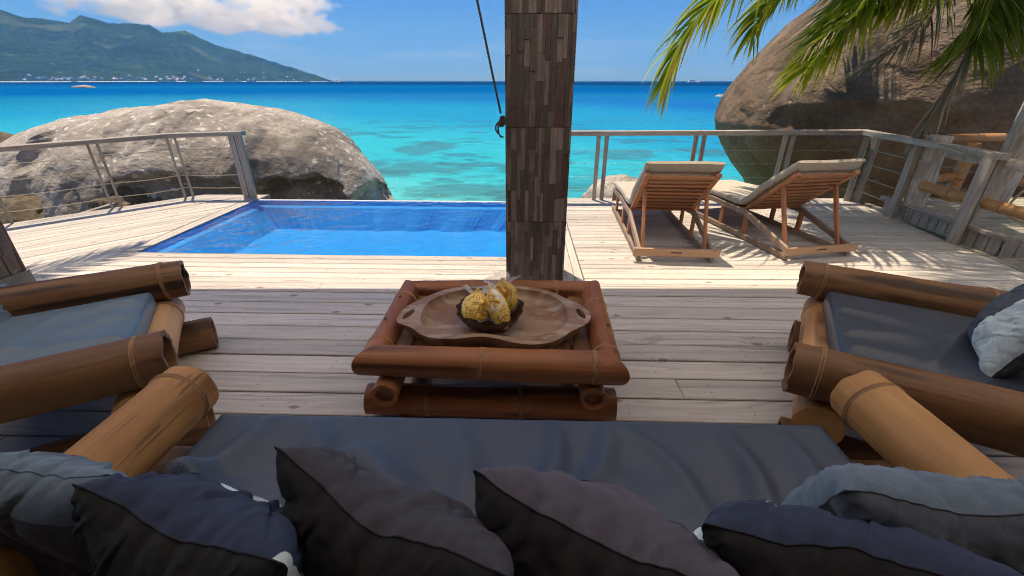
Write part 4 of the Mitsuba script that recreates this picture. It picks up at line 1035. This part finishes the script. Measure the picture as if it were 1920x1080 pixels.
def chip_bag(label, c, ax, size, seed, flare):
    k = thing('chip_bag', label, 'snack bag', None)
    g = np.random.default_rng(seed); c = np.array(c); ax = np.array(ax, float); ax /= np.linalg.norm(ax); d, x, y = frame(ax)
    ico = trimesh.creation.icosphere(4); v = np.array(ico.vertices)
    al = np.clip(v[:, 0], -1, 1)
    neck = 1 - np.clip((al - .55) / .35, 0, 1) * .62
    crumple = 1 + .15 * (np.abs(meshkit.fbm(v * 3.5 + seed, 4, seed) - .5) * 2 - .3)
    lng = np.where(al > .55, al + (al - .55) * .3, al)
    P = c + (lng[:, None] * d * size[0] + (v[:, 1] * neck * crumple)[:, None] * x * size[1] + (v[:, 2] * neck * crumple)[:, None] * y * size[2])
    fan, nf_, mf_ = [], 9, 40
    tip_ = c + d * size[0] * .62
    for a_ in range(nf_):
        for b_ in range(mf_):
            u_, t_ = a_ / (nf_ - 1), 2 * math.pi * b_ / mf_
            r_ = size[1] * (.20 + flare[1] * .36 * u_ ** 1.2) * (1 + .33 * math.sin(3 * t_ + seed) + .16 * math.sin(7 * t_ + 2 * seed + 2 * u_))
            fan.append(tip_ + d * size[0] * (u_ * .42 * flare[0] * (1 + .30 * math.sin(2 * t_ + seed * 2) + .1 * math.sin(9 * t_))) + x * r_ * math.cos(t_) + y * r_ * .55 * math.sin(t_))
    ff = [(a_ * mf_ + b_, a_ * mf_ + (b_ + 1) % mf_, (a_ + 1) * mf_ + (b_ + 1) % mf_, (a_ + 1) * mf_ + b_) for a_ in range(nf_ - 1) for b_ in range(mf_)]
    put('film_top', (np.array(fan), np.array(ff)), 'film_top', k, smooth=25)
    put('pouch', trimesh.Trimesh(P, ico.faces, process=False), 'chip_pouch', k, smooth=True, uv=np.stack([v[:, 0] * size[0] * (1 + .3 * np.sin(v[:, 1] * 3 + seed)) + seed, np.arctan2(v[:, 2], v[:, 1]) * size[1] + .4 * v[:, 0] * size[1]], 1))
    return k


chip_bag('clear bag of thin yellow chips lying on the left of the bowl', (-.165, 1.785, .495), (.05, .55, .80), (.085, .07, .052), 1, (1.2, 2.2))
chip_bag('clear bag of golden chips standing upright in the middle of the bowl', (-.065, 1.77, .505), (-.35, .35, .85), (.105, .05, .045), 2, (.7, 1.2))
chip_bag('clear bag of yellow chips with a tall film top at the right of the bowl', (-.035, 1.86, .515), (-.10, -.05, 1), (.095, .062, .05), 3, (1.3, 2.6))

# ------------------------------------------------------------------ sun loungers
def lounger(label, x, y, yaw, group, cov):
    k = thing('sun_lounger', label, 'sun lounger', group)
    c, s = math.cos(yaw), math.sin(yaw)
    def W(p): p = np.array(p, float); return np.array([x + p[0] * c - p[1] * s, y + p[0] * s + p[1] * c, p[2]])
    up = lambda v: np.array([v[0] * c - v[1] * s, v[0] * s + v[1] * c, v[2]])
    def B(nm, a, b, w, h, m, u=(0, 0, 1)): put3(nm, bar(W(a), W(b), w, h, up=up(u)), m, k)
    for sx in (-.315, .315):
        B('runner', (sx, -.02, .035), (sx * 1.0, 1.72, .035), .03, .05, 'teak_grey')
        B('side_rail', (sx, .0, .095), (sx, .62, .265), .03, .055, 'teak_grey')
        B('side_rail', (sx, .615, .266), (sx, 1.18, .275), .03, .055, 'teak_grey')
        B('side_rail', (sx, 1.175, .275), (sx, 1.76, .235), .03, .055, 'teak_grey')
        for yy, zz in ((.60, .25), (.98, .25), (1.45, .235)): B('leg', (sx * .985, yy, .055), (sx * .985, yy, zz), .026, .055, 'teak', (0, 1, 0))
        B('back_prop', (sx * .86, .07, .075), (sx * .86, .285, .60), .026, .04, 'teak', (0, 1, 0))
        B('back_stile', (sx * .90, .665, .29), (sx * .93, .13, .735), .05, .028, 'teak', (0, .64, .77))
    eb = m3.Manifold.cube((.74, .026, .072), True) - m3.Manifold.cube((.10, .2, .016), True).translate((0, 0, .004))
    ebm = eb.to_mesh(); ev = np.array([W((p[0], -.028 + p[1] - .12 * p[2], .092 + p[2])) for p in ebm.vert_properties[:, :3]])
    COUNT[0] += 1; put3('end_board', (ev, ebm.tri_verts, np.stack([ebm.vert_properties[:, 0], ebm.vert_properties[:, 2] + ebm.vert_properties[:, 1] + 10 * COUNT[0] + 5], 1)), 'teak_light', k)
    B('end_board', (-.33, 1.74, .16), (.33, 1.74, .16), .03, .11, 'teak_grey', (0, 0, 1))
    B('cross_bar', (-.31, .10, .055), (.31, .10, .055), .03, .028, 'teak_grey')
    for i in range(10):
        t = .05 + .91 * i / 9; yy, zz = .665 + (.13 - .665) * t, .29 + (.735 - .29) * t
        B('back_slat', (-.265, yy - .008, zz - .008), (.265, yy - .008, zz - .008), .031, .020, 'teak', (0, .64, .77))
    for i in range(14):
        yy = .70 + i * .075; zz = .29 - max(0, yy - 1.18) * .07
        B('seat_slat', (-.30, yy, zz), (.30, yy, zz), .055, .016, 'teak')
    # cushion: one long mattress folded at the hinge
    path = spline([(1.80, .31), (1.5, .325), (1.1, .345), (.80, .345), (.675, .375), (.585, .46), (.385, .628), (.125, .838)], 90)
    tan = np.gradient(path, axis=0); tan /= np.linalg.norm(tan, axis=1, keepdims=True); nr = np.stack([tan[:, 1], -tan[:, 0]], 1); nr = np.where(nr[:, 1:2] < 0, -nr, nr)
    hw, V, m = .325, [], 40
    for i, (yy, zz) in enumerate(path):
        e = min(i, len(path) - 1 - i) / 4.0; ef = min(1, .35 + .65 * min(1, e))
        tuft = .85 + .15 * abs(math.sin(i * math.pi / 15)) ** .5
        for j in range(m):
            a = 2 * math.pi * j / m; ca, sa = math.cos(a), math.sin(a)
            px = hw * np.sign(ca) * abs(ca) ** .28; pz = .042 * np.sign(sa) * abs(sa) ** .45 * ef * (tuft if sa > 0 else 1)
            jit = (meshkit.noise(np.array([px * 7, yy * 9, zz * 9 + x]), 3) - .5) * .012
            V.append(W((px * (1 + jit * 2), yy + nr[i, 0] * (pz + jit), zz + nr[i, 1] * (pz + jit))))
    F = []
    for i in range(len(path) - 1):
        for j in range(m):
            a_, b_ = i * m + j, i * m + (j + 1) % m; F += [(a_, b_ + m, b_), (a_, a_ + m, b_ + m)]
    for e, fl_ in ((0, 0), (len(path) - 1, 1)):
        cidx = len(V); V.append(np.mean([V[e * m + j] for j in range(m)], axis=0))
        for j in range(m):
            a_, b_ = e * m + j, e * m + (j + 1) % m; F.append((cidx, a_, b_) if not fl_ else (cidx, b_, a_))
    mat = trimesh.Trimesh(np.array(V), F, process=False); mat.fix_normals()
    put('mattress', mat, 'canvas', k, smooth=40)
    return k


lounger('sunlit teak sun lounger with beige mattress, nearer the central pillar', 1.44, 3.60, math.radians(-4.5), 'teak sun loungers facing the sea', 0)
lounger('teak sun lounger with beige mattress dappled by palm shade, next to the right railing', 2.75, 3.68, math.radians(10), 'teak sun loungers facing the sea', 1)

# ------------------------------------------------------------------ palms
def frond(P, Lmax, parent, bsdf, rb, seed, n=84, droop=.55, start=.16, wmax=.036, closedness=0.0, keep=1.0):
    g = np.random.default_rng(seed); R = spline(P, 70); N = len(R)
    tan = np.gradient(R, axis=0); tan /= np.linalg.norm(tan, axis=1, keepdims=True)
    fk = put('frond', tube(R, np.linspace(.024, .004, N), 8)[:2], rb, parent, smooth=True)
    V, F, U = [], [], []
    for sgn in (-1, 1):
        for i in range(n):
            if g.random() > keep: continue
            t = start + (1 - start) * (i + g.random() * .6) / n; q = t * (N - 1); a = int(min(q, N - 2)); fr = q - a
            p = R[a] * (1 - fr) + R[a + 1] * fr; d = tan[a]
            side = np.cross(d, [0, 0, 1.0]); ln = np.linalg.norm(side)
            if ln < .25:
                ref = np.cross(tan[N // 3], [0, 0, 1.0]); side = side + ref * (.25 - ln) * 3
            side /= np.linalg.norm(side); upv = np.cross(side, d)
            L = Lmax * (math.sin(math.pi * min(1, max(0, (t - start) / (1 - start) * .80 + .12))) ** .55) * g.uniform(.75, 1.15)
            ang = math.radians(74 - 36 * t) * (1 - closedness)
            dirv = d * math.cos(ang) + side * sgn * math.sin(ang) + upv * (.22 - .1 * t) * (1 - closedness) + g.normal(0, .09, 3)
            dirv /= np.linalg.norm(dirv)
            w = wmax * g.uniform(.8, 1.15); pts = []; cur, dd = p.copy(), dirv.copy(); K = 6
            for s in range(K + 1):
                pts.append(cur.copy()); cur = cur + dd * L / K; dd = dd + np.array([0, 0, -1.0]) * droop * (.35 + .35 * s / K) * g.uniform(.8, 1.2) * .55; dd /= np.linalg.norm(dd)
            wn = np.cross(dirv, np.cross(dirv, [0, 0, 1.0]) + 1e-3); wv = np.cross(dirv, upv); wv /= np.linalg.norm(wv) + 1e-9
            tw = g.normal(0, .5); wv = wv * math.cos(tw) + np.cross(dirv, wv) * math.sin(tw)
            b = len(V); lid = g.integers(0, 4000) + .5
            for s, pt in enumerate(pts):
                u = s / K; ww = w * (.35 + .65 * min(1, u * 5)) * (1 - u ** 2.2) * .5 + .0012
                V += [pt - wv * ww, pt + wv * ww]; U += [(u * .7 + .3 * t, lid), (u * .7 + .3 * t, lid)]
            for s in range(K): F += [(b + 2 * s, b + 2 * s + 1, b + 2 * s + 3), (b + 2 * s, b + 2 * s + 3, b + 2 * s + 2)]
    put('leaflets', (np.array(V), np.array(F)), bsdf, fk, smooth=False, uv=np.array(U), kind='stuff')


pm = thing('palm_tree', 'coconut palm whose green and dry fronds hang down over the right deck', 'palm tree')
tk = spline([(7.9, 4.9, -1.4), (7.3, 5.0, .4), (6.3, 5.1, 2.2), (5.1, 5.25, 3.3), (4.05, 5.3, 3.8)], 60)
tv = tube(tk, np.linspace(.17, .10, 60) * (1 + .05 * np.sin(np.arange(60) * 2.2)), 20); put3('trunk', tv, 'palm_bark', pm, smooth=True)
CR = (3.98, 5.3, 3.78)
G_, Dl, Dr = 'palm_green', 'palm_dull', 'palm_dry'
FR_ = [([CR, (3.5, 5.08, 4.2), (2.8, 4.85, 3.2), (2.2, 4.72, 2.42), (1.84, 4.70, 2.12), (1.62, 4.7, 1.80), (1.51, 4.7, 1.44)], .92, G_, .85),
       ([CR, (3.7, 5.15, 3.4), (3.3, 5.0, 2.72), (2.85, 5.0, 2.40), (2.55, 5.0, 2.18), (2.40, 5.0, 1.86)], .70, G_, .8),
       ([CR, (3.95, 5.25, 3.2), (3.76, 5.2, 2.58), (3.42, 5.2, 1.97), (3.14, 5.2, 1.55)], .86, G_, .38),
       ([CR, (4.15, 5.1, 3.2), (4.12, 4.95, 2.65), (3.85, 4.9, 2.28), (3.55, 4.9, 2.05)], .75, G_, .6),
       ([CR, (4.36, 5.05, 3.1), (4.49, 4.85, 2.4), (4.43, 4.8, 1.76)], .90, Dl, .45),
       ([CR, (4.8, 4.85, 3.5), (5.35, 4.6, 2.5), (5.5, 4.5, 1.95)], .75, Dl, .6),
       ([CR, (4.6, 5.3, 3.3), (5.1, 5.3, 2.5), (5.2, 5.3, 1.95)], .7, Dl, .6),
       ([CR, (4.0, 4.6, 4.5), (3.8, 3.8, 4.3), (3.6, 3.1, 3.6)], .75, G_, .6),
       ([CR, (3.2, 4.4, 4.4), (2.6, 3.9, 4.1), (2.2, 3.5, 3.5)], .75, G_, .6),
       ([CR, (3.5, 6.0, 4.5), (3.0, 6.8, 4.2), (2.7, 7.4, 3.6)], .75, G_, .6),
       ([CR, (4.3, 6.2, 4.4), (4.5, 7.0, 4.2), (4.6, 7.7, 3.5)], .75, G_, .6),
       ([CR, (4.8, 5.0, 4.5), (5.6, 4.6, 4.4), (6.3, 4.3, 3.7)], .75, G_, .6),
       ]
for i, (P, L, m, dp) in enumerate(FR_): frond(P, L, pm, m, 'rachis_green', 300 + i, droop=dp, n=125)
frond([CR, (4.45, 5.15, 2.8), (4.60, 5.0, 1.75), (4.56, 5.0, 1.36), (4.45, 5.0, .95)], .62, pm, Dr, 'rachis_dry', 331, droop=.5, n=46, closedness=.75, wmax=.016, start=.5)
frond([CR, (4.35, 5.25, 2.75), (4.30, 5.25, 2.1), (3.92, 5.3, 1.62)], .85, pm, Dr, 'rachis_dry', 332, droop=.3, n=80, wmax=.018)
frond([CR, (4.0, 5.5, 3.0), (3.75, 5.5, 2.35), (3.35, 5.5, 1.85)], .8, pm, Dr, 'rachis_dry', 333, droop=.3, n=80, wmax=.02)

p2 = thing('palm_tree', 'second palm outside the left edge that shades the left terrace', 'palm tree')
tk = spline([(-8.6, 1.8, -1.0), (-8.0, 2.2, 1.2), (-6.9, 2.9, 3.0), (-5.9, 3.6, 4.3)], 40); tv = tube(tk, np.linspace(.16, .10, 40), 16); put3('trunk', tv, 'palm_bark', p2, smooth=True)
for i, P in enumerate(([(-5.9, 3.6, 4.3), (-5.3, 4.0, 4.5), (-4.7, 4.42, 4.1), (-4.2, 4.98, 3.5)], [(-5.9, 3.6, 4.3), (-5.6, 4.4, 4.7), (-5.3, 5.1, 4.3), (-5.2, 5.4, 3.9)][::1])[:1]):
    frond(P, .5, p2, 'palm_green', 'rachis_green', 350 + i, n=70)
